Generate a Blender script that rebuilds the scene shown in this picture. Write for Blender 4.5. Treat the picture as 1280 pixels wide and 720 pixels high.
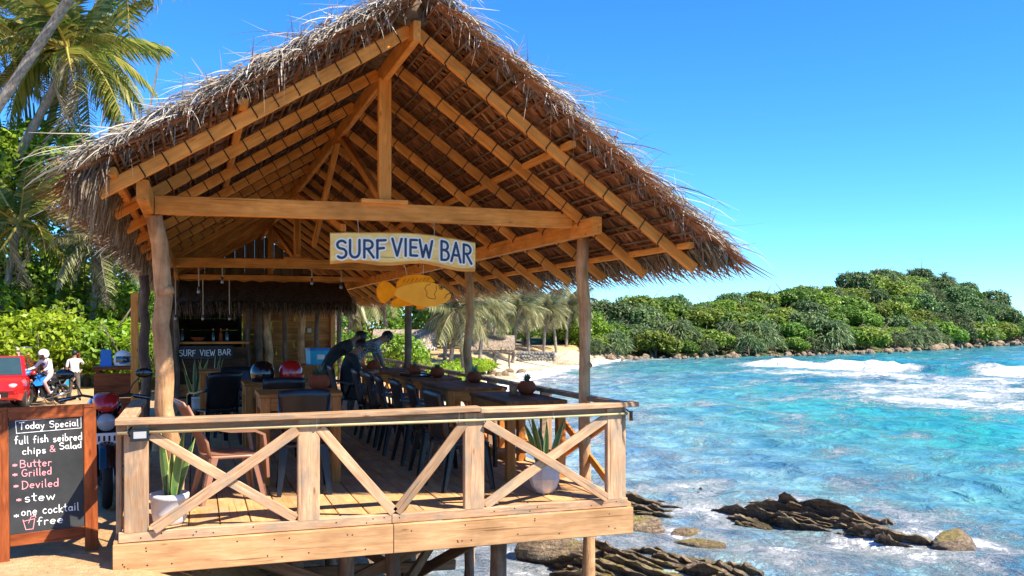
import bpy, bmesh, math, random
import numpy as np
from mathutils import Vector, Matrix, Quaternion
R = math.radians
random.seed(11)
RNG = np.random.default_rng(7)
S = bpy.context.scene
for o in list(bpy.data.objects): bpy.data.objects.remove(o)
COL = S.collection

# ------------------------------------------------------------------ camera, sky, sun, exposure
cam = bpy.data.cameras.new('camera'); camo = bpy.data.objects.new('camera', cam); COL.objects.link(camo)
camo.location = (.505, -7.03, 1.5)
camo.rotation_euler = (R(90), 0, -math.atan2(.329, .944))
cam.sensor_width = 36; cam.lens = 36 * 1135 / 1280; cam.shift_y = 45 / 1280; cam.clip_end = 5000
S.camera = camo
SUN_EL, SUN_AZ = 50, 138          # degrees; azimuth clockwise from +y (north), so the sun stands behind the camera and to the right
wd = bpy.data.worlds.new('World'); S.world = wd; wd.use_nodes = True
nt = wd.node_tree; bg = nt.nodes['Background']
sky = nt.nodes.new('ShaderNodeTexSky'); sky.sky_type = 'NISHITA'; sky.sun_disc = False
sky.sun_elevation = R(SUN_EL); sky.sun_rotation = R(SUN_AZ)
sky.air_density = 1.0; sky.dust_density = 0.0; sky.ozone_density = 5.0; sky.altitude = 1200
hs = nt.nodes.new('ShaderNodeHueSaturation'); hs.inputs['Saturation'].default_value = 1.2; hs.inputs['Hue'].default_value = .5
nt.links.new(sky.outputs[0], hs.inputs['Color']); tn = nt.nodes.new('ShaderNodeMix'); tn.data_type = 'RGBA'; tn.blend_type = 'MULTIPLY'; tn.inputs[0].default_value = 1; tn.inputs[7].default_value = (.38, .65, .86, 1)   # deep tropical blue
nt.links.new(hs.outputs[0], tn.inputs[6]); nt.links.new(tn.outputs[2], bg.inputs[0])
bg.inputs[1].default_value = 0.15
sl = bpy.data.lights.new('sun', 'SUN'); sl.energy = 5.0; sl.angle = R(.5); sl.color = (1, .90, .74)
so = bpy.data.objects.new('sun', sl); COL.objects.link(so)
sd = Vector((math.sin(R(SUN_AZ)) * math.cos(R(SUN_EL)), math.cos(R(SUN_AZ)) * math.cos(R(SUN_EL)), math.sin(R(SUN_EL))))
so.rotation_euler = sd.to_track_quat('Z', 'Y').to_euler(); so.location = (0, -20, 30)
vs = S.view_settings; vs.view_transform = 'Standard'; vs.look = 'None'; vs.gamma = 1; vs.use_curve_mapping = False
vs.exposure = 1.25
S.render.engine = 'CYCLES'
S.cycles.max_bounces = 8; S.cycles.diffuse_bounces = 5; S.cycles.glossy_bounces = 3; S.cycles.transmission_bounces = 3

# ------------------------------------------------------------------ materials
def nodes(name):
    m = bpy.data.materials.new(name); m.use_nodes = True
    t = m.node_tree; return m, t, t.nodes['Principled BSDF'], t.nodes.new, t.links.new
def rgb(c): return (c[0], c[1], c[2], 1)
def ramp(t, stops):
    r = t.nodes.new('ShaderNodeValToRGB'); e = r.color_ramp.elements
    while len(e) < len(stops): e.new(.5)
    for k, (p, c) in enumerate(stops): e[k].position = p; e[k].color = rgb(c)
    return r
def jitter_coords(t, scale, space='Object'):
    """object coordinates moved by a random amount for each object, then stretched"""
    tc = t.nodes.new('ShaderNodeTexCoord'); oi = t.nodes.new('ShaderNodeObjectInfo')
    mu = t.nodes.new('ShaderNodeMath'); mu.operation = 'MULTIPLY'; mu.inputs[1].default_value = 37.
    t.links.new(oi.outputs['Random'], mu.inputs[0])
    ad = t.nodes.new('ShaderNodeVectorMath'); ad.operation = 'ADD'
    t.links.new(tc.outputs[space], ad.inputs[0]); t.links.new(mu.outputs[0], ad.inputs[1])
    mp = t.nodes.new('ShaderNodeMapping'); mp.inputs['Scale'].default_value = scale
    t.links.new(ad.outputs[0], mp.inputs[0]); return mp, oi
def noise(t, vec, scale, detail=4, rough=.6, dist=0):
    n = t.nodes.new('ShaderNodeTexNoise'); n.inputs['Scale'].default_value = scale; n.inputs['Detail'].default_value = detail
    n.inputs['Roughness'].default_value = rough; n.inputs['Distortion'].default_value = dist
    if vec is not None: t.links.new(vec, n.inputs['Vector'])
    return n
def mixc(t, fac, a, b, blend='MIX'):
    m = t.nodes.new('ShaderNodeMix'); m.data_type = 'RGBA'; m.blend_type = blend
    for i, v in ((0, fac), (6, a), (7, b)):
        if isinstance(v, (int, float)): m.inputs[i].default_value = v
        elif isinstance(v, tuple): m.inputs[i].default_value = rgb(v)
        else: t.links.new(v, m.inputs[i])
    return m.outputs[2]
def bump(t, h, strength, dist=.01):
    b = t.nodes.new('ShaderNodeBump'); b.inputs['Strength'].default_value = strength; b.inputs['Distance'].default_value = dist
    t.links.new(h, b.inputs['Height']); return b.outputs[0]

def wood(name, dark, light, rough=.7, stretch=(1.1, 11, 11), var=.35, bstr=.5, knots=True, grey=None):
    m, t, p, N, L = nodes(name)
    mp, oi = jitter_coords(t, stretch)
    n1 = noise(t, mp.outputs[0], 3.2, 6, .65, .6)
    r1 = ramp(t, [(.3, dark), (.68, light)]); L(n1.outputs[0], r1.inputs[0])
    c = r1.outputs[0]
    mp2, _ = jitter_coords(t, (1.6, 3, 3))
    n2 = noise(t, mp2.outputs[0], 1.6, 3)
    r2 = ramp(t, [(.32, (.62, .58, .54)), (.62, (1.08, 1.06, 1.03))]); L(n2.outputs[0], r2.inputs[0])
    c = mixc(t, .75, c, r2.outputs[0], 'MULTIPLY')
    if grey:
        n4 = noise(t, mp2.outputs[0], 2.7, 4); r4 = ramp(t, [(.47, (0, 0, 0)), (.66, (1, 1, 1))]); L(n4.outputs[0], r4.inputs[0])
        c = mixc(t, r4.outputs[0], c, grey)
    if knots:
        mp3, _ = jitter_coords(t, (1.4, 4.5, 4.5)); v = N('ShaderNodeTexVoronoi'); v.inputs['Scale'].default_value = 1.5; L(mp3.outputs[0], v.inputs[0])
        r3 = ramp(t, [(.035, (.3, .17, .09)), (.09, (1, 1, 1))]); L(v.outputs['Distance'], r3.inputs[0])
        c = mixc(t, .7, c, r3.outputs[0], 'MULTIPLY')
    mp5, _ = jitter_coords(t, (.55, 26, 26)); n5 = noise(t, mp5.outputs[0], 1.7, 3, .5, .3)      # drying cracks along the grain
    r5 = ramp(t, [(.30, (.42, .36, .30)), (.36, (1, 1, 1))]); L(n5.outputs[0], r5.inputs[0]); c = mixc(t, .8, c, r5.outputs[0], 'MULTIPLY')
    hsv = N('ShaderNodeHueSaturation'); ma = N('ShaderNodeMapRange'); ma.inputs[3].default_value = 1 - var; ma.inputs[4].default_value = 1 + var * .6
    L(oi.outputs['Random'], ma.inputs[0]); L(ma.outputs[0], hsv.inputs['Value']); L(c, hsv.inputs['Color'])
    L(hsv.outputs[0], p.inputs['Base Color']); p.inputs['Roughness'].default_value = rough
    p.inputs['Specular IOR Level'].default_value = .1
    L(bump(t, n1.outputs[0], bstr, .006), p.inputs['Normal'])
    return m
def plain(name, col, rough=.5, metal=0, var=.12, scale=6, bstr=.12, spec=.5, coat=0):
    """a single colour with light wear: blotchy tone, slightly uneven gloss"""
    m, t, p, N, L = nodes(name)
    mp, oi = jitter_coords(t, (1, 1, 1)); n = noise(t, mp.outputs[0], scale, 5)
    r = ramp(t, [(.3, tuple(c * (1 - var * 1.5) for c in col)), (.7, tuple(min(1, c * (1 + var)) for c in col))]); L(n.outputs[0], r.inputs[0])
    L(r.outputs[0], p.inputs['Base Color'])
    mr = N('ShaderNodeMapRange'); mr.inputs[3].default_value = max(.03, rough - .1); mr.inputs[4].default_value = min(1, rough + .12)
    L(n.outputs[0], mr.inputs[0]); L(mr.outputs[0], p.inputs['Roughness'])
    p.inputs['Metallic'].default_value = metal; p.inputs['Specular IOR Level'].default_value = spec; p.inputs['Coat Weight'].default_value = coat
    if bstr: L(bump(t, n.outputs[0], bstr, .004), p.inputs['Normal'])
    return m
def leafmat(name, cols, trans=.35, rough=.45, hue=.03, spec=.35):
    """leaves: colour differs from leaf to leaf and from plant to plant, some light comes through"""
    m, t, p, N, L = nodes(name)
    g = N('ShaderNodeNewGeometry'); oi = N('ShaderNodeObjectInfo')
    r = ramp(t, [(k / (len(cols) - 1), c) for k, c in enumerate(cols)]); L(g.outputs['Random Per Island'], r.inputs[0])
    h = N('ShaderNodeHueSaturation'); a = N('ShaderNodeMapRange'); a.inputs[3].default_value = .5 - hue; a.inputs[4].default_value = .5 + hue
    L(oi.outputs['Random'], a.inputs[0]); L(a.outputs[0], h.inputs['Hue'])
    b = N('ShaderNodeMath'); b.operation = 'MULTIPLY'; b.inputs[1].default_value = 7.31; L(oi.outputs['Random'], b.inputs[0])
    f = N('ShaderNodeMath'); f.operation = 'FRACT'; L(b.outputs[0], f.inputs[0])
    v = N('ShaderNodeMapRange'); v.inputs[3].default_value = .72; v.inputs[4].default_value = 1.25; L(f.outputs[0], v.inputs[0]); L(v.outputs[0], h.inputs['Value'])
    L(r.outputs[0], h.inputs['Color'])
    L(h.outputs[0], p.inputs['Base Color']); p.inputs['Roughness'].default_value = rough; p.inputs['Specular IOR Level'].default_value = spec
    tr = N('ShaderNodeBsdfTranslucent'); L(h.outputs[0], tr.inputs[0])
    mx = N('ShaderNodeMixShader'); mx.inputs[0].default_value = trans
    L(p.outputs[0], mx.inputs[1]); L(tr.outputs[0], mx.inputs[2])
    L(mx.outputs[0], t.nodes['Material Output'].inputs[0])
    return m

M = {}
M['pale'] = wood('pale_timber', (.37, .205, .105), (.62, .41, .25), .8, grey=(.33, .24, .16), var=.3, bstr=.8)
M['fascia'] = wood('fascia_timber', (.46, .245, .105), (.62, .375, .19), .7, var=.08)
M['deck'] = wood('deck_timber', (.47, .255, .10), (.66, .40, .185), .65, var=.22, grey=(.42, .29, .17))
M['roofwood'] = wood('roof_timber', (.62, .225, .042), (.84, .37, .09), .6, var=.2)
M['furn'] = wood('table_timber', (.40, .135, .03), (.58, .245, .065), .42, var=.22)
M['furntop'] = wood('table_top_timber', (.17, .065, .022), (.30, .13, .05), .6, var=.2, stretch=(1.1, 7, 7))
M['redwood'] = wood('red_stained_timber', (.15, .034, .012), (.36, .10, .03), .38, var=.15)
M['oldwood'] = wood('weathered_timber', (.10, .06, .035), (.24, .15, .085), .85, var=.3, bstr=.8)
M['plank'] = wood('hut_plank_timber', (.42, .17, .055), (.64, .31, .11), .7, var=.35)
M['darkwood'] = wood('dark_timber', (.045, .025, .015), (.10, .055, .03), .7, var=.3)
def logmat(name, a, b, c):
    m, t, p, N, L = nodes(name)
    mp, oi = jitter_coords(t, (7, 7, 1.1)); n = noise(t, mp.outputs[0], 1.8, 7, .7, .8)
    r = ramp(t, [(.28, a), (.5, b), (.7, c)]); L(n.outputs[0], r.inputs[0])
    mp2, _ = jitter_coords(t, (2, 2, 2.6)); n2 = noise(t, mp2.outputs[0], 2, 3); r2 = ramp(t, [(.35, (.55, .5, .45)), (.6, (1, 1, 1))]); L(n2.outputs[0], r2.inputs[0])
    L(mixc(t, .8, r.outputs[0], r2.outputs[0], 'MULTIPLY'), p.inputs['Base Color']); p.inputs['Roughness'].default_value = .85
    L(bump(t, n.outputs[0], .9, .02), p.inputs['Normal']); return m
M['log'] = logmat('peeled_log', (.28, .14, .06), (.55, .30, .135), (.70, .44, .23))
M['darklog'] = logmat('dark_log', (.07, .045, .03), (.16, .10, .065), (.28, .19, .12))
M['trunk'] = logmat('palm_trunk', (.13, .115, .09), (.25, .22, .175), (.40, .36, .29))
M['bark'] = logmat('tree_bark', (.05, .04, .028), (.12, .095, .07), (.2, .165, .12))
M['cadjan'] = leafmat('woven_palm_leaf', [(.10, .04, .018), (.20, .085, .04), (.29, .13, .065), (.36, .175, .09)], .12, .75, .006, .15)
M['thatch'] = leafmat('thatch_brown', [(.09, .055, .035), (.20, .135, .09), (.31, .225, .155)], .15, .8, .006, .15)
M['straw'] = leafmat('dry_straw', [(.20, .15, .105), (.42, .36, .285), (.62, .56, .47), (.72, .67, .58)], .12, .7, .004, .2)
M['eave'] = leafmat('eave_straw', [(.09, .055, .035), (.21, .14, .09), (.36, .28, .19), (.44, .37, .27)], .3, .75, .004, .2)
M['redbrick'] = plain('red_block', (.28, .12, .075), .9, 0, .25, 9, .5)
M['rope'] = plain('dark_rope', (.03, .02, .015), .9)
M['cord'] = plain('pale_cord', (.45, .38, .28), .8)
M['blackplastic'] = plain('black_plastic', (.012, .0125, .014), .33, 0, .2, 9, .1)
M['brownplastic'] = plain('brown_plastic', (.30, .14, .085), .4, 0, .15, 5, .08)
M['white'] = plain('white_ceramic', (.74, .73, .71), .45, 0, .06, 5, .05)
M['concrete'] = plain('pale_concrete_pot', (.60, .57, .52), .8, 0, .15, 9, .4)
M['terra'] = plain('terracotta', (.30, .06, .022), .8, 0, .2, 8, .2, .15)
M['soil'] = plain('soil', (.04, .028, .018), .95, 0, .3, 20, .6)
M['metal'] = plain('steel', (.5, .5, .5), .3, 1, .1)
M['darkmetal'] = plain('dark_metal', (.03, .03, .032), .4, .6, .2)
M['rubber'] = plain('rubber', (.014, .014, .014), .8, 0, .2, 12, .3)
M['glass'] = plain('dark_glass', (.03, .06, .065), .06, 0, .1, 3, 0, .8)
M['clear'] = plain('lamp_glass', (.36, .36, .35), .1, 0, .03, 3, 0, .8)
M['orange'] = plain('orange_plastic', (.85, .17, .01), .35)
M['red'] = plain('red_paint', (.50, .012, .012), .22, 0, .08, 4, 0, .5, .6)
M['black'] = plain('black_paint', (.008, .008, .009), .2, 0, .1, 4, 0, .5, .5)
M['blue'] = plain('blue_plastic', (.01, .17, .55), .4)
M['cyan'] = plain('cyan_plastic', (.01, .42, .62), .4)
M['navy'] = plain('navy_letter_paint', (.02, .045, .085), .55, 0, .25, 14)
M['whitepaint'] = plain('white_letter_paint', (.90, .85, .76), .8, 0, .05, 14, .1, .1)
M['slate'] = plain('chalkboard_black', (.022, .024, .025), .6, 0, .55, 2.5, .05)
M['chalk'] = plain('white_chalk', (.82, .82, .80), .95, 0, .12, 60, .2)
M['pinkchalk'] = plain('pink_chalk', (.75, .30, .33), .95, 0, .12, 60, .2)
M['signwood'] = wood('painted_sign_timber', (.98, .58, .12), (1, .76, .29), .5, var=.02, knots=False)
M['fishbody'] = plain('fish_body_paint', (1, .36, .03), .75, 0, .08, 9, .15, .06)
M['fishfin'] = plain('fish_fin_paint', (1, .25, .004), .75, 0, .15, 12, .15, .06)
M['skin'] = plain('skin', (.27, .135, .08), .55, 0, .08, 9, .05)
M['hair'] = plain('black_hair', (.008, .007, .006), .55, 0, .3, 30, .4)
M['shirtblack'] = plain('black_cotton', (.024, .027, .027), .9, 0, .3, 8, .4)
M['shirtwhite'] = plain('white_cotton', (.72, .69, .68), .9, 0, .08, 8, .4)
M['khaki'] = plain('grey_trousers', (.10, .085, .07), .9, 0, .2, 8, .3)
M['pinkcloth'] = plain('pinkish_trousers', (.50, .32, .30), .9, 0, .1, 8, .3)
M['snake'] = leafmat('snake_plant_leaf', [(.05, .13, .03), (.10, .20, .05), (.16, .26, .07)], .2, .35, .01)
M['snakerim'] = leafmat('snake_plant_margin', [(.55, .52, .16), (.6, .56, .22)], .2, .4, .01)
M['succ'] = leafmat('succulent_leaf', [(.09, .16, .10), (.20, .28, .20)], .15, .5, .01)
M['broad'] = leafmat('broad_leaf', [(.07, .14, .012), (.14, .26, .018), (.23, .38, .03), (.33, .47, .05)], .45, .4, .015)
M['lime'] = leafmat('lime_leaf', [(.16, .27, .012), (.29, .43, .02), (.42, .54, .045)], .45, .4, .012)
M['hillgreen'] = leafmat('hill_tree_leaf', [(.07, .135, .016), (.14, .235, .025), (.24, .34, .04)], .3, .5, .03)
M['hilldark'] = leafmat('dark_tree_leaf', [(.045, .09, .024), (.085, .15, .042), (.14, .22, .065)], .22, .5, .015)
M['pandan'] = leafmat('pandanus_leaf', [(.07, .11, .04), (.14, .20, .075), (.23, .29, .12)], .25, .45, .012)
M['palmleaf'] = leafmat('palm_leaf', [(.07, .115, .018), (.14, .19, .03), (.24, .26, .05), (.36, .31, .07)], .4, .38, .01)
M['palmgrey'] = leafmat('grey_palm_leaf', [(.12, .135, .05), (.24, .245, .11), (.38, .36, .19)], .35, .45, .01)
M['drypalm'] = leafmat('dry_leaf', [(.16, .12, .065), (.30, .235, .14), (.40, .33, .22)], .3, .6, .008)
M['rachis'] = plain('leaf_stalk', (.38, .30, .06), .5)

def check_shirt():
    m, t, p, N, L = nodes('checked_cotton')
    tc = N('ShaderNodeTexCoord'); mp = N('ShaderNodeMapping'); mp.inputs['Scale'].default_value = (46, 46, 46); mp.inputs['Rotation'].default_value = (0, R(35), 0)
    L(tc.outputs['Object'], mp.inputs[0]); c = N('ShaderNodeTexChecker'); c.inputs['Scale'].default_value = 1
    c.inputs[1].default_value = rgb((.03, .035, .045)); c.inputs[2].default_value = rgb((.42, .44, .46)); L(mp.outputs[0], c.inputs[0])
    L(c.outputs[0], p.inputs['Base Color']); p.inputs['Roughness'].default_value = .9; return m
M['check'] = check_shirt()

# ------------------------------------------------------------------ mesh helpers
class MB:
    def __init__(s): s.v = []; s.f = []; s.m = []
    def add(s, vs, fs, mi=0):
        o = len(s.v); s.v += [tuple(v) for v in vs]; s.f += [tuple(i + o for i in f) for f in fs]; s.m += [mi] * len(fs)
    def box(s, c, d, mi=0, rot=None, taper=1.):
        x, y, z = d[0] / 2, d[1] / 2, d[2] / 2; vs = []
        for sz in (-1, 1):
            k = taper if sz > 0 else 1.
            for sx, sy in ((-1, -1), (1, -1), (1, 1), (-1, 1)): vs.append(Vector((sx * x * k, sy * y * k, sz * z)))
        if rot is not None: vs = [rot @ v for v in vs]
        vs = [v + Vector(c) for v in vs]
        s.add(vs, [(3, 2, 1, 0), (4, 5, 6, 7), (0, 1, 5, 4), (1, 2, 6, 5), (2, 3, 7, 6), (3, 0, 4, 7)], mi)
    def tube(s, pts, rads, n=8, mi=0, caps=True, squash=None):
        pts = [Vector(p) for p in pts]
        if isinstance(rads, (int, float)): rads = [rads] * len(pts)
        vs, fs = [], []; ref = None
        for i, p in enumerate(pts):
            d = (pts[min(i + 1, len(pts) - 1)] - pts[max(i - 1, 0)]).normalized()
            if ref is None: ref = Vector((0, 0, 1)) if abs(d.z) < .9 else Vector((1, 0, 0))
            a = (ref - d * ref.dot(d)).normalized(); b = d.cross(a); ref = a
            for k in range(n):
                an = 2 * math.pi * k / n; q = (squash or 1.)
                vs.append(p + a * math.cos(an) * rads[i] + b * math.sin(an) * rads[i] * q)
        for i in range(len(pts) - 1):
            for k in range(n):
                k2 = (k + 1) % n; fs.append((i * n + k, i * n + k2, (i + 1) * n + k2, (i + 1) * n + k))
        if caps: fs.append(tuple(range(n - 1, -1, -1))); fs.append(tuple(range((len(pts) - 1) * n, len(pts) * n)))
        s.add(vs, fs, mi)
    def lathe(s, prof, n=20, c=(0, 0, 0), mi=0, axis='z'):
        vs, fs = [], []
        for r_, z in prof:
            for k in range(n):
                a = 2 * math.pi * k / n; x, y = r_ * math.cos(a), r_ * math.sin(a)
                q = (x, y, z) if axis == 'z' else ((z, x, y) if axis == 'x' else (x, z, y))
                vs.append((q[0] + c[0], q[1] + c[1], q[2] + c[2]))
        for i in range(len(prof) - 1):
            for k in range(n):
                k2 = (k + 1) % n; f = (i * n + k, i * n + k2, (i + 1) * n + k2, (i + 1) * n + k); fs.append(f if axis != 'y' else f[::-1])
        s.add(vs, fs, mi)
    def ball(s, c, r, nu=12, nv=8, mi=0):
        rx, ry, rz = r if isinstance(r, tuple) else (r, r, r); prof = []
        vs, fs = [], []
        for i in range(nv + 1):
            t = math.pi * i / nv - math.pi / 2
            for k in range(nu):
                a = 2 * math.pi * k / nu; q = max(.02, math.cos(t))
                vs.append((c[0] + rx * q * math.cos(a), c[1] + ry * q * math.sin(a), c[2] + rz * math.sin(t)))
        for i in range(nv):
            for k in range(nu):
                k2 = (k + 1) % nu; fs.append((i * nu + k, i * nu + k2, (i + 1) * nu + k2, (i + 1) * nu + k))
        s.add(vs, fs, mi)
    def prism(s, poly, y0, y1, mi=0):
        """polygon in x,z extruded along y"""
        n = len(poly); vs = [(x, y0, z) for x, z in poly] + [(x, y1, z) for x, z in poly]
        s.add(vs, [tuple(range(n)), tuple(range(2 * n - 1, n - 1, -1))] + [(k, k + n, (k + 1) % n + n, (k + 1) % n) for k in range(n)], mi)
    def strip(s, pts, w, side, mi=0):
        """thin curved ribbon tapering to a point"""
        n = len(pts); vs = []; side = Vector(side)
        for i, p in enumerate(pts):
            k = w * (1 - (i / (n - 1)) ** 2 * .85) / 2
            vs += [Vector(p) - side * k, Vector(p) + side * k]
        s.add(vs, [(2 * i, 2 * i + 1, 2 * i + 3, 2 * i + 2) for i in range(n - 1)], mi)
    def mesh(s, name, mats, smooth=False):
        me = bpy.data.meshes.new(name); me.from_pydata([tuple(v) for v in s.v], [], s.f)
        for m in (mats if isinstance(mats, (list, tuple)) else [mats]): me.materials.append(M[m] if isinstance(m, str) else m)
        me.polygons.foreach_set('material_index', s.m)
        if smooth: me.polygons.foreach_set('use_smooth', [True] * len(s.f))
        me.update(); return me
    def build(s, name, mats, parent=None, smooth=False, loc=(0, 0, 0), rot=(0, 0, 0)):
        return link(name, s.mesh(name, mats, smooth), parent, loc, rot)
def link(name, me, parent=None, loc=(0, 0, 0), rot=(0, 0, 0), scale=None):
    o = bpy.data.objects.new(name, me); COL.objects.link(o); o.location = loc
    if isinstance(rot, Quaternion): o.rotation_mode = 'QUATERNION'; o.rotation_quaternion = rot
    else: o.rotation_euler = rot
    if scale is not None: o.scale = scale if isinstance(scale, (tuple, list)) else (scale,) * 3
    if parent: o.parent = parent
    return o
def tag(o, label=None, cat=None, group=None, kind=None):
    if label: o['label'] = label
    if cat: o['category'] = cat
    if group: o['group'] = group
    if kind: o['kind'] = kind
    return o
def thing(name, label, cat, loc=(0, 0, 0), rz=0, group=None):
    return tag(link(name, None, None, loc, (0, 0, rz)), label, cat, group)
def copy_tree(o, parent=None):
    c = o.copy(); COL.objects.link(c); c.parent = parent
    for ch in list(o.children): copy_tree(ch, c)
    return c
BM = {}
def beam(name, p0, p1, w, h, mat, parent, up=(0, 0, 1), warp=0):
    """a sawn timber with chamfered edges; its local x runs along the grain"""
    p0, p1 = Vector(p0), Vector(p1); d = p1 - p0; Ln = d.length
    key = (round(Ln, 3), w, h, mat, warp)
    if key not in BM:
        c = min(.006, w * .12, h * .12); a, b = w / 2, h / 2
        sec = [(-a + c, -b), (a - c, -b), (a, -b + c), (a, b - c), (a - c, b), (-a + c, b), (-a, b - c), (-a, -b + c)]
        ns = 1 if not warp else 4; vs, fs = [], []
        for i in range(ns + 1):
            f = i / ns; bow = warp * math.sin(f * math.pi)
            vs += [(Ln * f, y, z + bow) for y, z in sec]
        for i in range(ns): fs += [(i * 8 + k, i * 8 + (k + 1) % 8, i * 8 + 8 + (k + 1) % 8, i * 8 + 8 + k) for k in range(8)]
        fs += [tuple(range(7, -1, -1)), tuple(range(ns * 8, ns * 8 + 8))]
        me = bpy.data.meshes.new(name); me.from_pydata(vs, [], fs); me.materials.append(M[mat]); me.update(); BM[key] = me
    x = d.normalized(); u = Vector(up)
    if abs(x.dot(u)) > .95: u = Vector((0, 1, 0))
    y = u.cross(x).normalized(); z = x.cross(y)
    return link(name, BM[key], parent, p0, Matrix((x, y, z)).transposed().to_quaternion())
def log(name, p0, p1, r0, r1, mat, parent, wob=.02, n=10, seg=8, seed=0, knots=()):
    rr = random.Random(seed); p0, p1 = Vector(p0), Vector(p1); d = p1 - p0
    b = MB(); pts, rs = [], []
    for i in range(seg + 1):
        f = i / seg; k = 0 if i in (0, seg) else 1
        pts.append(d * f + Vector((rr.uniform(-wob, wob), rr.uniform(-wob, wob), 0)) * k); rs.append((r0 + (r1 - r0) * f) * rr.uniform(.92, 1.09))
    b.tube(pts, rs, n)
    for f, an, ln in knots:
        q = d * f; b.tube([q, q + Vector((math.cos(an) * (r0 + ln), math.sin(an) * (r0 + ln), .03))], [r0 * .55, r0 * .42], 8)
    return b.build(name, mat, parent, True, p0)
def ease(x): x = max(0, min(1, x)); return x * x * (3 - 2 * x)
def np_mesh(name, verts, quads, mat, smooth=False):
    """fast mesh from numpy arrays of equal-sided faces"""
    me = bpy.data.meshes.new(name); nv, nf = len(verts), len(quads); k = quads.shape[1]
    me.vertices.add(nv); me.vertices.foreach_set('co', np.asarray(verts, dtype=np.float32).ravel())
    me.loops.add(nf * k); me.loops.foreach_set('vertex_index', np.asarray(quads, dtype=np.int32).ravel())
    me.polygons.add(nf); me.polygons.foreach_set('loop_start', np.arange(0, nf * k, k, dtype=np.int32)); me.polygons.foreach_set('loop_total', np.full(nf, k, dtype=np.int32))
    if smooth: me.polygons.foreach_set('use_smooth', np.ones(nf, dtype=bool))
    if mat: me.materials.append(M[mat] if isinstance(mat, str) else mat)
    me.update(); me.validate(); return me

# ------------------------------------------------------------------ ground, headland, sea
WL = -2.5
SY = [-60, -10, 0, 5, 10, 20, 32, 45, 54, 67, 80, 85, 95, 140, 300]
SX = [3.2, 3.2, 3.0, 3.6, 4.6, 7.5, 12.5, 17.5, 21.5, 30, 40, 45, 60, 150, 300]
def shore_x(y): return np.interp(y, SY, SX)
def vnoise(x, y, sc, seed):
    """smooth value noise"""
    rs = np.random.default_rng(seed); T = rs.random((64, 64)); u, v = x / sc, y / sc
    i, j = np.floor(u).astype(int), np.floor(v).astype(int); a, b = u - i, v - j; a = a * a * (3 - 2 * a); b = b * b * (3 - 2 * b)
    g = lambda p, q: T[p % 64, q % 64]
    return (g(i, j) * (1 - a) + g(i + 1, j) * a) * (1 - b) + (g(i, j + 1) * (1 - a) + g(i + 1, j + 1) * a) * b - .5
def sstep(x): x = np.clip(x, 0, 1); return x * x * (3 - 2 * x)
def ground_h(x, y):
    x, y = np.asarray(x, float), np.asarray(y, float)
    s = shore_x(y) - x
    Hh = np.interp(y, [-10, 0, 5, 12, 25, 32, 45, 60, 85, 140], [2.3, 2.28, 2.2, 1.9, 1.55, 1.8, 1.6, 1.3, 1.6, 2])
    W = np.interp(y, [-10, 0, 10, 25, 32, 45, 60, 85], [3.2, 3.0, 3.6, 8, 5, 9, 14, 9])
    land = WL + Hh * sstep(s / W) + .015 * np.clip(s - 15, 0, 60)
    sea_ = WL + np.maximum(s * .22, -3.5) - .04
    h = np.where(s > 0, land, sea_)
    return h + .10 * vnoise(x, y, 3.1, 1) + .05 * vnoise(x, y, .8, 2) + .012 * vnoise(x, y, .22, 3)
def gz(x, y): return float(ground_h(x, y))
def grid_mesh(name, xs, ys, hf, mat):
    X, Y = np.meshgrid(xs, ys); Z = hf(X, Y); v = np.stack([X, Y, Z], -1).reshape(-1, 3); nx, ny = len(xs), len(ys)
    i = np.arange((ny - 1) * (nx - 1)); r, c = i // (nx - 1), i % (nx - 1); a = r * nx + c
    return np_mesh(name, v, np.stack([a, a + 1, a + nx + 1, a + nx], -1), mat, True)
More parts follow.
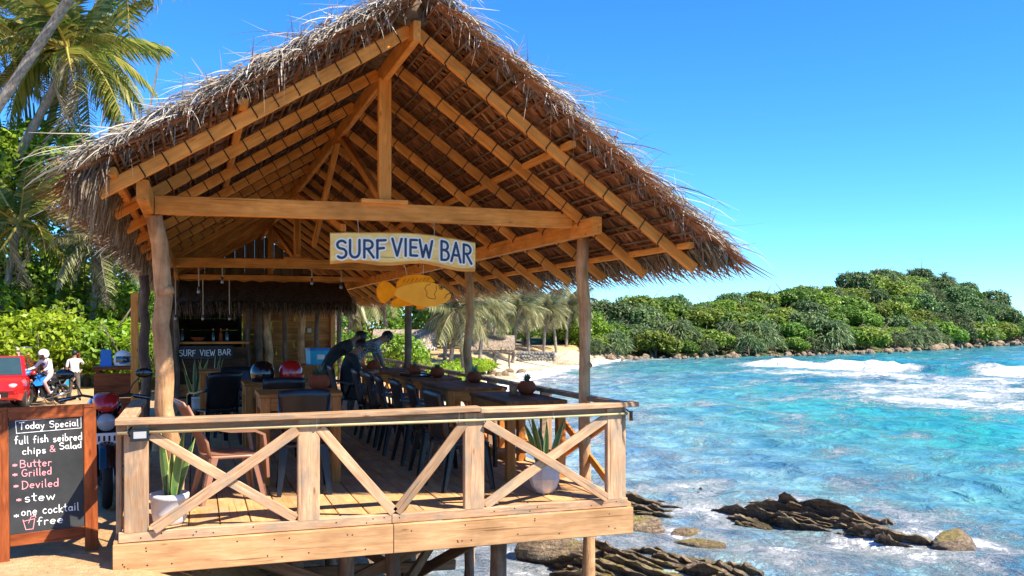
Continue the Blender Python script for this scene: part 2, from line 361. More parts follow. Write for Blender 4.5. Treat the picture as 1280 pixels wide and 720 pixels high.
def ground_mat():
    m, t, p, N, L = nodes('sandy_ground')
    g = N('ShaderNodeNewGeometry'); sp = N('ShaderNodeSeparateXYZ'); L(g.outputs['Position'], sp.inputs[0])
    n1 = noise(t, g.outputs['Position'], .9, 6, .65); n2 = noise(t, g.outputs['Position'], 14, 6, .7); n3 = noise(t, g.outputs['Position'], 60, 3, .7)
    r1 = ramp(t, [(.3, (.40, .235, .11)), (.5, (.56, .36, .18)), (.72, (.66, .46, .26))]); L(n1.outputs[0], r1.inputs[0])
    r2 = ramp(t, [(.3, (.62, .58, .54)), (.65, (1.08, 1.05, 1.02))]); L(n2.outputs[0], r2.inputs[0])
    c = mixc(t, .8, r1.outputs[0], r2.outputs[0], 'MULTIPLY')
    # pale damp sand close to the water, dark stony soil on the bank
    mr = N('ShaderNodeMapRange'); mr.inputs[1].default_value = -2.55; mr.inputs[2].default_value = -1.9; L(sp.outputs[2], mr.inputs[0])
    r3 = ramp(t, [(0, (.30, .235, .16)), (.35, (.58, .48, .35)), (1, (.54, .42, .27))]); L(mr.outputs[0], r3.inputs[0])
    far = N('ShaderNodeMapRange'); far.inputs[1].default_value = 16; far.inputs[2].default_value = 30; L(sp.outputs[1], far.inputs[0])
    r4 = ramp(t, [(.4, (.09, .065, .045)), (.62, (.26, .19, .125))]); L(n2.outputs[0], r4.inputs[0])
    lowmat = mixc(t, far.outputs[0], r4.outputs[0], r3.outputs[0])
    mk = N('ShaderNodeMapRange'); mk.inputs[1].default_value = -1.1; mk.inputs[2].default_value = -.5; L(sp.outputs[2], mk.inputs[0])
    mk2 = N('ShaderNodeMapRange'); mk2.inputs[1].default_value = -1.9; mk2.inputs[2].default_value = -1.2; L(sp.outputs[2], mk2.inputs[0])
    mm = N('ShaderNodeMix'); L(far.outputs[0], mm.inputs[0]); L(mk.outputs[0], mm.inputs[2]); L(mk2.outputs[0], mm.inputs[3])
    L(mixc(t, mm.outputs[0], lowmat, c), p.inputs['Base Color']); p.inputs['Roughness'].default_value = .95; p.inputs['Specular IOR Level'].default_value = .15
    ad = N('ShaderNodeMath'); ad.operation = 'ADD'; L(n2.outputs[0], ad.inputs[0]); L(n3.outputs[0], ad.inputs[1])
    L(bump(t, ad.outputs[0], .8, .035), p.inputs['Normal']); return m
M['ground'] = ground_mat()
gx = np.concatenate([np.linspace(-160, -20, 40)[:-1], np.linspace(-20, -4, 50)[:-1], np.linspace(-4, 10, 110)[:-1], np.linspace(10, 60, 110)[:-1], np.linspace(60, 120, 30)])
gy = np.concatenate([np.linspace(-60, -8, 20)[:-1], np.linspace(-8, 12, 140)[:-1], np.linspace(12, 50, 110)[:-1], np.linspace(50, 130, 90)[:-1], np.linspace(130, 260, 20)])
tag(link('ground', grid_mesh('ground', gx, gy, ground_h, 'ground')), 'sandy orange ground and beach sloping down to the sea', 'ground', kind='structure')

HX = [38, 44, 58, 72, 100, 140, 165, 185]; HY = [80, 85, 87, 89, 100, 122, 134, 143]
def head_h(x, y):
    e = (y - np.interp(x, HX, HY)) * .93
    Hr = np.interp(x, [36, 44, 56, 80, 95, 115, 135, 150, 165, 182], [0, 1.2, 2.2, 2.6, 3.6, 6.6, 8.2, 7.6, 5.0, 1])
    h = WL + (Hr - WL) * sstep(e / 17) * (1 - sstep((e - 28) / 22))
    return np.where(e < 0, WL - .6 - .2 * np.minimum(-e, 6), h) + .5 * vnoise(x, y, 6, 9) * sstep(e / 6)
def head_mat():
    m, t, p, N, L = nodes('headland_soil')
    g = N('ShaderNodeNewGeometry'); n = noise(t, g.outputs['Position'], .5, 6, .65)
    r = ramp(t, [(.3, (.035, .05, .015)), (.55, (.09, .10, .03)), (.75, (.22, .16, .09))]); L(n.outputs[0], r.inputs[0]); L(r.outputs[0], p.inputs['Base Color'])
    p.inputs['Roughness'].default_value = 1; L(bump(t, n.outputs[0], 1, .4), p.inputs['Normal']); return m
M['headsoil'] = head_mat()
tag(link('headland', grid_mesh('headland', np.linspace(36, 186, 120), np.linspace(76, 200, 100), head_h, 'headsoil')), 'low wooded headland across the bay', 'headland', kind='structure')

def sea():
    th = np.radians(np.linspace(-8, 172, 620)); rr = np.concatenate([np.geomspace(5, 60, 300)[:-1], np.geomspace(60, 150, 170)[:-1], np.geomspace(150, 2500, 60)])
    T, Rr = np.meshgrid(th, rr); X = np.sin(T) * Rr + .5; Y = np.cos(T) * Rr - 7
    n_ = np.array([.915, .404]); c_ = np.array([.404, -.915])
    s = X * n_[0] + Y * n_[1]; tt = X * c_[0] + Y * c_[1]
    wob = 2.2 * vnoise(X, Y, 17, 21) + .8 * vnoise(X, Y, 5, 22)
    inland = shore_x(Y) - X                                        # >0 on land
    off = np.clip(-inland, 0, 200)
    Z = np.full_like(X, WL); foam = np.zeros_like(X)
    near = np.exp(-Rr / 60)
    # wind chop
    for k, (wl, am, ang) in enumerate([(5.2, .06, .3), (3.1, .045, -.5), (1.9, .028, .9), (1.15, .016, -.1), (.7, .009, .5)]):
        d = np.array([math.cos(ang + .42), math.sin(ang + .42)]); ph = (X * d[0] + Y * d[1]) * 2 * math.pi / wl + 5 * vnoise(X, Y, wl * 3, 30 + k)
        Z += am * np.sin(ph) * sstep(off / 3) * np.clip(1.6 - Rr / (wl * 40), 0, 1)
    def breaker(s0, t0, t1, h, wf, wb, fo, gap=None):
        nonlocal Z, foam
        q = s + wob - s0; along = sstep((tt - t0) / 7) * sstep((t1 - tt) / 7)
        prof = np.where(q < 0, np.exp(-(q / wf) ** 2), np.exp(-(q / wb) ** 2)) * along
        lump = .75 + .9 * vnoise(X, Y, 3.3, 41) + .5 * vnoise(X, Y, 1.1, 42)
        Z = Z + h * prof * np.clip(lump, .3, 1.4)
        fr = np.where(q < .4, np.exp(-((q + wf * .7) / (wf * 1.6)) ** 2), np.exp(-((q - .4) / .5) ** 2)) * along * fo
        if gap is not None: fr = fr * (1 - .95 * np.exp(-((tt - gap) / 2.6) ** 2))
        foam = np.maximum(foam, fr)
    breaker(74.5, -46, 60, .75, 1.5, 3.4, 1.15, gap=-23)
    breaker(80.5, -30, 60, .45, 1.3, 3, .95)
    breaker(33.2, -1, 40, .38, .7, 1.6, .95)
    breaker(92, -44, 60, .5, 1.6, 3, .25)
    # churned white water behind the first breaker and streaks over the bay
    wash = np.exp(-((s - 56) / 15) ** 2) * sstep((tt + 30) / 12) * .80
    wash = np.maximum(wash, np.exp(-((s - 66) / 7) ** 2) * sstep((tt + 44) / 12) * .80)
    wash = np.maximum(wash, .38 * np.exp(-((s - 47) / 9) ** 2)); wash = np.maximum(wash, .80 * np.exp(-((s - 46) / 8) ** 2) * sstep((tt + 24) / 9))
    foam = np.maximum(foam, wash)
    streak = vnoise(X * .35 + Y * .1, Y * .9 - X * .5, 2.2, 51)
    foam = np.maximum(foam, .31 + .46 * streak + .16 * np.exp(-off / 8) * sstep(off / 3))
    # swash along the shore
    foam = np.maximum(foam, np.exp(-((off - .8 - 1.2 * vnoise(X, Y, 4, 52)) / np.where(Y > 40, 2.6, 1.4)) ** 2) * np.where(Y > 40, 1.05, .72) * (inland < 1.5))
    # broken water round the near rocks
    for rx, ry, rr_ in ROCKSPOTS:
        d = np.hypot(X - rx, Y - ry); foam = np.maximum(foam, .74 * np.exp(-((d - rr_) / .8) ** 2))
        foam = np.maximum(foam, .57 * np.exp(-(d / (rr_ + 4.)) ** 2))
    Z = Z + np.clip(foam - .5, 0, .6) * (.55 * vnoise(X, Y, .9, 61) + .5 * vnoise(X, Y, 2.1, 62)) * sstep((Rr - 30) / 20)
    shal = np.exp(-(off / 12.) ** 1.5) * (Y < 60) + .55 * np.exp(-off / 9.) * (Y >= 60)
    shal = np.clip(shal + .25 * vnoise(X, Y, 6, 53) * np.exp(-off / 18), 0, 1)
    turq = np.clip(np.exp(-((s - 38) / 16) ** 2) + .8 * vnoise(X * .6, Y * 1.3, 9, 54), 0, 1)
    v = np.stack([X, Y, Z], -1).reshape(-1, 3); nx, ny = len(th), len(rr)
    i = np.arange((ny - 1) * (nx - 1)); r_, c = i // (nx - 1), i % (nx - 1); a = r_ * nx + c
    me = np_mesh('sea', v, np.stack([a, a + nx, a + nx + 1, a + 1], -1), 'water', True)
    for nm, arr in (('foam', foam), ('shallow', shal), ('turquoise', turq)):
        at = me.attributes.new(nm, 'FLOAT', 'POINT'); at.data.foreach_set('value', arr.astype(np.float32).ravel())
    return me
def water_mat():
    m, t, p, N, L = nodes('sea_water')
    g = N('ShaderNodeNewGeometry'); P = g.outputs['Position']
    def attr(n): a = N('ShaderNodeAttribute'); a.attribute_name = n; return a.outputs['Fac']
    n0 = noise(t, P, .22, 4, .6)
    r0 = ramp(t, [(.35, (.012, .15, .185)), (.65, (.05, .25, .275))]); L(n0.outputs[0], r0.inputs[0])
    c = mixc(t, attr('turquoise'), r0.outputs[0], (.008, .27, .245))
    nb = noise(t, P, 1.1, 5, .65)
    rb = ramp(t, [(.30, (.10, .135, .21)), (.5, (.23, .29, .34)), (.7, (.37, .39, .36))]); L(nb.outputs[0], rb.inputs[0])
    c = mixc(t, attr('shallow'), c, rb.outputs[0])
    # foam: the attribute says how much, noise gives the lace
    mp = N('ShaderNodeMapping'); mp.inputs['Scale'].default_value = (1, 1, .4); L(P, mp.inputs[0])
    n1 = noise(t, mp.outputs[0], 1.9, 9, .74, 1.1); n2 = noise(t, mp.outputs[0], 8, 7, .78, 1.4); n3 = noise(t, P, .45, 3, .6)
    a1 = N('ShaderNodeMath'); a1.operation = 'ADD'; L(n1.outputs[0], a1.inputs[0]); L(n2.outputs[0], a1.inputs[1])
    a2 = N('ShaderNodeMath'); a2.operation = 'ADD'; L(a1.outputs[0], a2.inputs[0]); L(n3.outputs[0], a2.inputs[1])
    a3 = N('ShaderNodeMath'); a3.operation = 'MULTIPLY_ADD'; L(a2.outputs[0], a3.inputs[0]); a3.inputs[1].default_value = 1.25; a3.inputs[2].default_value = -1.875
    a4 = N('ShaderNodeMath'); a4.operation = 'ADD'; L(a3.outputs[0], a4.inputs[0]); L(attr('foam'), a4.inputs[1])
    mr = N('ShaderNodeMapRange'); mr.inputs[1].default_value = .50; mr.inputs[2].default_value = .92; L(a4.outputs[0], mr.inputs[0])
    F = mr.outputs[0]
    L(mixc(t, F, c, (.72, .74, .76)), p.inputs['Base Color'])
    rg = N('ShaderNodeMapRange'); rg.inputs[3].default_value = .13; rg.inputs[4].default_value = .85; L(F, rg.inputs[0]); L(rg.outputs[0], p.inputs['Roughness'])
    p.inputs['IOR'].default_value = 1.33; p.inputs['Specular IOR Level'].default_value = .32
    w1 = noise(t, P, 1.1, 5, .55, .5); w2 = noise(t, P, 5.5, 4, .6, .4)
    ws = N('ShaderNodeMath'); ws.operation = 'MULTIPLY_ADD'; L(w2.outputs[0], ws.inputs[0]); ws.inputs[1].default_value = .16; L(w1.outputs[0], ws.inputs[2])
    wf = N('ShaderNodeMath'); wf.operation = 'MULTIPLY_ADD'; L(F, wf.inputs[0]); wf.inputs[1].default_value = .25; L(ws.outputs[0], wf.inputs[2])
    wl = N('ShaderNodeMapping'); wl.inputs['Rotation'].default_value = (0, 0, R(-24)); wl.inputs['Scale'].default_value = (.55, .16, .3); L(P, wl.inputs[0])
    w0 = noise(t, wl.outputs[0], 1.0, 4, .6, .6); wg = N('ShaderNodeMath'); wg.operation = 'MULTIPLY_ADD'; L(w0.outputs[0], wg.inputs[0]); wg.inputs[1].default_value = 1.5; L(wf.outputs[0], wg.inputs[2])
    L(bump(t, wg.outputs[0], 1., .34), p.inputs['Normal'])
    # wave shading painted into the water colour: darker troughs, brighter greener backs
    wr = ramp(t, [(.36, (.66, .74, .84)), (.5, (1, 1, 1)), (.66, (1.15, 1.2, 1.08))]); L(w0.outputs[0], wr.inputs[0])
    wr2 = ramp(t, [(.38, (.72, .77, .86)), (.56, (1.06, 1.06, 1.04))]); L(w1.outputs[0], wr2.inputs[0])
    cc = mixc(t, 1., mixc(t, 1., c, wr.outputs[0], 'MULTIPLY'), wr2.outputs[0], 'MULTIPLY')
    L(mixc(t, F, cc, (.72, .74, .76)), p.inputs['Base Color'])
    return m
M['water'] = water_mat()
ROCKSPOTS = [(12.7, 8.4, 1.7), (13.4, 5.7, .8), (10.2, 11.2, 1.1), (8.3, 6.0, 1.6), (6.4, 7.2, 1.2), (8.5, 8.7, .8), (11.1, 8.9, .7), (7.3, 6.0, 1.2), (11.8, 12.2, .5)]
tag(link('sea', sea()), 'turquoise sea with white breaking waves and foam', 'sea', kind='structure')

# ------------------------------------------------------------------ rocks
def rock_mat(name, a, b, c, moss):
    m, t, p, N, L = nodes(name)
    mp, oi = jitter_coords(t, (1.2, 1.2, 5)); n = noise(t, mp.outputs[0], 2.2, 8, .7, .5)
    r = ramp(t, [(.28, a), (.5, b), (.74, c)]); L(n.outputs[0], r.inputs[0])
    g = N('ShaderNodeNewGeometry'); sp = N('ShaderNodeSeparateXYZ'); L(g.outputs['Normal'], sp.inputs[0])
    n2 = noise(t, g.outputs['Position'], 2.3, 5); mu = N('ShaderNodeMath'); mu.operation = 'MULTIPLY'; L(sp.outputs[2], mu.inputs[0]); L(n2.outputs[0], mu.inputs[1])
    mr = N('ShaderNodeMapRange'); mr.inputs[1].default_value = .36; mr.inputs[2].default_value = .55; L(mu.outputs[0], mr.inputs[0])
    L(mixc(t, mr.outputs[0], r.outputs[0], moss), p.inputs['Base Color']); p.inputs['Roughness'].default_value = .7
    n3 = noise(t, g.outputs['Position'], 11, 9, .75, .4); vo = N('ShaderNodeTexVoronoi'); vo.feature = 'DISTANCE_TO_EDGE'; vo.inputs['Scale'].default_value = 3.2; L(g.outputs['Position'], vo.inputs[0])
    rv = ramp(t, [(.0, (0, 0, 0)), (.05, (1, 1, 1))]); L(vo.outputs[0], rv.inputs[0])
    ad = N('ShaderNodeMath'); ad.operation = 'MULTIPLY_ADD'; L(rv.outputs[0], ad.inputs[0]); ad.inputs[1].default_value = .12; L(n3.outputs[0], ad.inputs[2])
    L(bump(t, ad.outputs[0], 1, .14), p.inputs['Normal'])
    rs_ = ramp(t, [(.36, (.45, .42, .4)), (.5, (1, 1, 1)), (.66, (1.5, 1.45, 1.35))]); L(n3.outputs[0], rs_.inputs[0])
    sq = N('ShaderNodeSeparateXYZ'); L(g.outputs['Position'], sq.inputs[0]); wt = N('ShaderNodeMapRange'); wt.inputs[1].default_value = -2.52; wt.inputs[2].default_value = -2.42; wt.inputs[3].default_value = .5; L(sq.outputs[2], wt.inputs[0])
    base = mixc(t, 1., mixc(t, mr.outputs[0], r.outputs[0], moss), rs_.outputs[0], 'MULTIPLY'); hv_ = N('ShaderNodeHueSaturation'); L(base, hv_.inputs['Color']); L(wt.outputs[0], hv_.inputs['Value'])
    L(hv_.outputs[0], p.inputs['Base Color']); rgh = N('ShaderNodeMapRange'); rgh.inputs[1].default_value = -2.52; rgh.inputs[2].default_value = -2.33; rgh.inputs[3].default_value = .25; rgh.inputs[4].default_value = .8; L(sq.outputs[2], rgh.inputs[0]); L(rgh.outputs[0], p.inputs['Roughness']); return m
M['rock'] = rock_mat('wet_sea_rock', (.05, .036, .024), (.25, .175, .105), (.54, .41, .27), (.30, .235, .06))
M['paleboulder'] = rock_mat('shore_boulder', (.06, .042, .027), (.24, .17, .105), (.48, .37, .25), (.36, .28, .18))
M['greystone'] = rock_mat('grey_stone', (.10, .10, .095), (.22, .22, .21), (.36, .35, .33), (.2, .2, .16))
def strata(b, c, ln, wd, n, dip, ang, rr, hmax):
    """a ledge of tilted rock layers: n thin slabs with jagged crests and gaps between, all leaning the same way"""
    ca, sa = math.cos(ang), math.sin(ang)
    for k in range(n):
        f = (k + .5) / n - .5; L_ = ln * (1 - 1.5 * f * f) * rr.uniform(.45, 1.05); h = hmax * (1 - 2.0 * f * f) * rr.uniform(.35, 1.2); th = wd / n * rr.uniform(.55, 1.0)
        ns, o0 = 15, rr.uniform(-.22, .22) * ln; vs = []; fs = []; lv = rr.uniform(.6, 1); pk = rr.uniform(.25, .6)
        for i in range(ns + 1):
            u = i / ns; x = (u - .5) * L_ + o0; e = min(1, u / pk) ** .7 if u < pk else max(0, 1 - (u - pk) / (1 - pk)) ** .8
            if rr.random() < .35: lv = rr.uniform(.5, 1.05)
            top = h * e * lv * rr.uniform(.88, 1.08) - .02; y0 = f * wd + rr.uniform(-.02, .02); jx = rr.uniform(-.03, .03)
            for (yy, zz) in ((y0 - th * .6, -.5), (y0 - th * .5, top * .55 - .02), (y0 - th * .42, top * .93), (y0 - th * .1, top), (y0 + th * .45, top * rr.uniform(.8, .93)), (y0 + th * .6, -.5)):
                y2 = yy + dip * max(0, zz); X, Y = (x + jx), y2
                vs.append((c[0] + X * ca - Y * sa, c[1] + X * sa + Y * ca, c[2] + zz))
        for i in range(ns):
            for j in range(5): fs.append((i * 6 + j, i * 6 + j + 1, i * 6 + 7 + j, i * 6 + 6 + j))
        fs += [(0, 1, 2, 3, 4, 5), tuple(ns * 6 + q for q in (5, 4, 3, 2, 1, 0))]
        b.add(vs, [f[::-1] for f in fs])
def rough(o, amp, sc, seed, sub=1):
    """break up a rock's surface"""
    bm = bmesh.new(); bm.from_mesh(o.data)
    bmesh.ops.subdivide_edges(bm, edges=bm.edges, cuts=sub, use_grid_fill=True); bmesh.ops.triangulate(bm, faces=bm.faces)
    co = np.array([v.co for v in bm.verts]); d = np.stack([vnoise(co[:, 0] + co[:, 2] * .7 + k, co[:, 1] - co[:, 2] * .6, sc, seed + k) + .5 * vnoise(co[:, 0] + 3 * k, co[:, 2] + co[:, 1], sc * .4, seed + 9 + k) for k in range(3)], -1) * amp
    for v, q in zip(bm.verts, d): v.co += Vector(q)
    bm.to_mesh(o.data); bm.free(); o.data.update()
def boulder_mesh(name, seed, mat, nu=16, nv=10, flat=.75):
    rr = random.Random(seed); b = MB(); b.ball((0, 0, 0), (1, rr.uniform(.75, 1), flat), nu, nv); me = b.mesh(name, mat)
    co = np.array(b.v); n = 1 + .42 * vnoise(co[:, 0] + 5, co[:, 1] + co[:, 2], .75, seed) + .25 * vnoise(co[:, 0] - co[:, 2], co[:, 1] * 1.3 + 9, .33, seed + 1)
    # flatten against a few planes for broken faces
    co = co * n[:, None]
    for k in range(7):
        v = np.array([rr.gauss(0, 1), rr.gauss(0, 1), rr.gauss(.3, .8)]); v /= np.linalg.norm(v); d = co @ v; lim = rr.uniform(.58, .8); co = co - np.outer(np.maximum(0, d - lim) * .85, v)
    me.vertices.foreach_set('co', co.astype(np.float32).ravel()); me.update(); return me
def ledge(label, c, ln, wd, n, dip, ang, h, seed):
    rr = random.Random(seed); b = MB(); strata(b, (0, 0, 0), ln, wd, n, dip, ang, rr, h)
    o = b.build('sea_rock', 'rock', None, False, c); rough(o, .045, .10, seed, 1); tag(o, label, 'rock', 'rocks in the water beside the deck'); return o
ledge('largest rock ledge in the sea, long slanting dark layers', (12.6, 8.6, WL - .06), 4.4, 1.7, 19, -.75, R(-62), .54, 3)
ledge('low dark ledge touching the right end of the long rock ledge', (12.95, 7.1, WL - .05), 2.1, 1.3, 11, -.7, R(-60), .5, 14)
ledge('mossy low rock ledge just right of the deck corner', (10.0, 11.0, WL - .1), 2.6, 1.9, 14, -.8, R(-50), .42, 5)
ledge('jagged upright rock slabs under the right end of the deck', (7.35, 6.5, WL - .05), 2.5, 2.0, 13, -.9, R(-52), .45, 6)
ledge('dark rock slabs at the bottom edge of the picture', (8.45, 5.75, WL - .05), 2.0, 1.3, 7, -.9, R(-55), .45, 7)
ledge('small flat rock between deck and long ledge', (11.1, 8.85, WL - .1), 1.3, .7, 4, -.6, R(-60), .32, 8)
ledge('small rock awash beyond the mossy ledge', (11.9, 12.2, WL - .12), .9, .6, 3, -.5, R(-40), .36, 9)
ledge('tiny rock tip behind the long ledge', (14.3, 10.4, WL - .14), 1.3, .5, 3, -.5, R(-60), .34, 10)
ledge('flat rock tip beyond the middle of the long ledge', (14.9, 8.9, WL - .16), 1.1, .5, 3, -.5, R(-60), .32, 12)
def boulder(label, c, sc, seed, mat='rock', grp='rocks in the water beside the deck', rz=0, flat=.75):
    o = link('sea_rock', boulder_mesh('sea_rock', seed, mat, 22, 14, flat), None, c, (0, 0, rz), sc); tag(o, label, 'rock', grp); return o
boulder('rounded rock standing alone right of the long ledge', (13.4, 5.75, WL - .05), (.62, .5, .42), 31, rz=.5)
boulder('big smooth grey boulder behind the right stilt', (6.25, 7.5, WL + .1), (.95, .5, .45), 32, rz=-.6)
boulder('rounded grey boulder below the deck corner', (8.5, 8.8, WL), (.7, .45, .36), 33, rz=-.4)
boulder('small mossy stone below the deck corner', (9.3, 8.2, WL - .05), (.38, .28, .25), 34)
boulder('small dark stone left of the flat rock', (9.2, 7.3, WL - .02), (.5, .25, .2), 35, rz=-.7)
for k in range(26):        # stones on the bank below the deck
    rr = random.Random(900 + k); y = rr.uniform(1.4, 7.5); x = float(shore_x(y)) + rr.uniform(-1.9, 1.1)
    o = link('bank_stone', boulder_mesh('bank_stone', 60 + k, 'rock' if k % 3 else 'greystone', 12, 8), None, (x, y, gz(x, y) + .05), (0, 0, rr.uniform(0, 6)), rr.uniform(.12, .3)); tag(o, 'rough stone on the bank below the deck', 'rock', 'stones on the bank below the deck')
BOUL = [boulder_mesh('boulder', 100 + k, 'paleboulder', 10, 7) for k in range(6)]
rb = random.Random(5)
for k in range(290):
    x = 44 + 125 * (k + rb.random()) / 290; e = rb.gauss(.2, 1.4) + (1.2 if x > 110 else 0) * rb.uniform(-1, 2.4); y = float(np.interp(x, HX, HY)) + e
    s_ = (rb.uniform(.2, .42) if rb.random() < .7 else rb.uniform(.42, .75)) * (1.0 if x < 95 else 1.45)
    o = link('boulder', BOUL[k % 6], None, (x, y, max(WL, float(head_h(x, y)) if e > 0 else WL) + s_ * .2), (rb.uniform(-.4, .4), rb.uniform(-.4, .4), rb.uniform(0, 6)), s_)
    tag(o, 'pale brown boulder on the shore of the wooded headland', 'boulder', 'boulders along the headland shore')
for k in range(26):
    y = rb.uniform(33, 62); x = float(shore_x(y)) - rb.uniform(.2, 3.5); s_ = rb.uniform(.2, .55)
    o = link('boulder', BOUL[k % 6], None, (x, y, gz(x, y) + s_ * .2), (0, 0, rb.uniform(0, 6)), s_); tag(o, 'brown stone on the far beach behind the tables', 'boulder', 'stones on the far beach')

# ------------------------------------------------------------------ vegetation
def crown_mesh(name, mat, seed, lobes, per, leaf, squash=.8, lobe_r=(.34, .55), spread=.62, aspect=.55):
    """foliage: leaves on the outside of many overlapping clumps, each leaf a small kite"""
    g = np.random.default_rng(seed); V = []
    cs = []
    for k in range(lobes):
        d = g.normal(size=3); d /= np.linalg.norm(d); d[2] = abs(d[2]) * 1.1 - .25; cs.append(np.append(d * spread * g.uniform(.55, 1.1) * np.array([1, 1, squash]), g.uniform(*lobe_r)))
    for c in cs:
        d = g.normal(size=(per, 3)); d /= np.linalg.norm(d, axis=1)[:, None]
        r = c[3] * g.uniform(.72, 1.08, per) ** .8 * (1 + .25 * np.sin(d[:, 0] * 7 + c[0] * 9) * np.cos(d[:, 1] * 6))
        p = c[:3] + d * r[:, None] * np.array([1, 1, squash])
        ins = np.zeros(per, bool)
        for c2 in cs:
            if c2 is not c: ins |= (((p - c2[:3]) / np.array([1, 1, squash])) ** 2).sum(1) < (c2[3] * .62) ** 2
        p, d = p[~ins], d[~ins]; n = len(p)
        nr = d * .7 + g.normal(size=(n, 3)) * .55 + np.array([0, 0, .35]); nr /= np.linalg.norm(nr, axis=1)[:, None]
        a = np.cross(nr, g.normal(size=(n, 3))); a /= np.linalg.norm(a, axis=1)[:, None]; b = np.cross(nr, a)
        L = leaf * g.uniform(.6, 1.3, n)[:, None]; w = L * aspect
        V.append(np.stack([p - a * L, p + b * w - nr * w * .25, p + a * L, p - b * w - nr * w * .25], 1))
    V = np.concatenate(V); n = len(V)
    return np_mesh(name, V.reshape(-1, 3), np.arange(n * 4).reshape(n, 4), mat)
def spiky_mesh(name, mat, seed, ros, per, ln, wd, squash=.85):
    """screw-pine foliage: rosettes of long arching blades"""
    g = random.Random(seed); b = MB()
    for k in range(ros):
        d = Vector((g.gauss(0, 1), g.gauss(0, 1), abs(g.gauss(0, .9)) - .12)).normalized(); c = Vector((d.x * .7, d.y * .7, d.z * .75 * squash)) * g.uniform(.7, 1.05)
        for j in range(per):
            e = (Vector((g.gauss(0, 1), g.gauss(0, 1), g.gauss(0, 1))).normalized() + d * .8 + Vector((0, 0, .25))).normalized(); L = ln * g.uniform(.6, 1.2)
            s = e.cross(Vector((g.gauss(0, 1), g.gauss(0, 1), g.gauss(0, 1)))).normalized(); m_ = c + e * L * .55
            t_ = m_ + (e + Vector((0, 0, -.95))).normalized() * L * .5; b.strip([c, m_, t_], wd, s)
    return b.mesh(name, mat)
def branchy(b, base, top, r, rr, n=4, spread=.5):
    b.tube([base, base.lerp(top, .5) + Vector((rr.uniform(-.1, .1), rr.uniform(-.1, .1), 0)) * (top - base).length * .3, top], [r, r * .75, r * .5], 7)
    for k in range(n):
        a = rr.uniform(0, 6.28); q = base.lerp(top, rr.uniform(.45, .95)); ln = (top - base).length * rr.uniform(.35, .7)
        b.tube([q, q + Vector((math.cos(a) * spread, math.sin(a) * spread, .55)) * ln * .6, q + Vector((math.cos(a) * spread * 1.3, math.sin(a) * spread * 1.3, 1.2)) * ln], [r * .5, r * .35, r * .15], 5)
TRK = []
for k in range(3):
    b = MB(); branchy(b, Vector((0, 0, -.5)), Vector((0, 0, 1)), .075, random.Random(k), 5, .7); TRK.append(b.mesh('trunk', 'bark', True))
HC = [crown_mesh('crown', 'hillgreen', 200 + k, 17, 620, .07, .72) for k in range(4)] 
HD = [crown_mesh('crown', 'hilldark', 220 + k, 17, 620, .068, .8) for k in range(3)]
HP = [spiky_mesh('crown', 'pandan', 240 + k, 34, 26, .5, .05) for k in range(3)]
def tree(name, label, cat, loc, r, crown, trunk, group, hz=1., lift=1.0, trunk_s=None):
    t = thing(name, label, cat, loc, random.uniform(0, 6.28), group)
    link('trunk', trunk, t, (0, 0, 0), (0, 0, 0), trunk_s or (r, r, r * lift)); link('crown', crown, t, (0, 0, r * lift), (0, 0, 0), (r, r, r * hz)); return t
rt = random.Random(77); pts = []
tries = 0
while len(pts) < 285 and tries < 40000:
    tries += 1; x = rt.uniform(42, 174); e = rt.uniform(1.0, 19) ** 1.0
    if x > 160 and e < 3: continue
    y = float(np.interp(x, HX, HY)) + e / .93; mind = 2.15 + .012 * (x - 40) + (.3 if e > 6 else 0)
    if all((x - a) ** 2 + (y - b_) ** 2 > mind ** 2 for a, b_, _ in pts): pts.append((x, y, e))
for (x, y, e) in pts:
    u = rt.random(); front = e < 4.2
    z = float(head_h(x, y)); r = rt.choice((rt.uniform(1.5, 2.2), rt.uniform(2.2, 3.2))) * (1 + .002 * (x - 40))
    if front and u < .55 or (not front and u < .18):
        tree('screw_pine', 'spiky grey-green screw pine on the headland', 'tree', (x, y, z - .2), r * .95, HP[int(u * 97) % 3], TRK[0], 'screw pines on the headland', 1., .65)
    elif u < .72 if x > 118 else u < .42:
        tree('headland_tree', 'dark green bushy tree on the headland', 'tree', (x, y, z - .2), r * 1.05, HD[int(u * 97) % 3], TRK[1], 'dark trees on the headland', .95, .85)
    else:
        tree('headland_tree', 'bright green bushy tree on the headland', 'tree', (x, y, z - .2), r, HC[int(u * 97) % 4], TRK[2], 'bright trees on the headland', .8, .7)
for k, (x, y, r) in enumerate([(122, 131, 2.6), (127, 134, 2.3), (137, 137, 2.7), (143, 137, 2.3), (149, 138, 2.4)]):
    tree('headland_tree', ['tall dark tree standing highest on the headland', 'dark tree right of the highest headland tree', 'rounded dark tree above the headland slope', 'open-crowned tree with sky showing through near the headland tip', 'last dark tree above the rocky headland tip'][k], 'tree', (x, y, float(head_h(x, y))), r, HD[k % 3], TRK[k % 3], 'dark trees on the headland skyline', .85, 1.15)

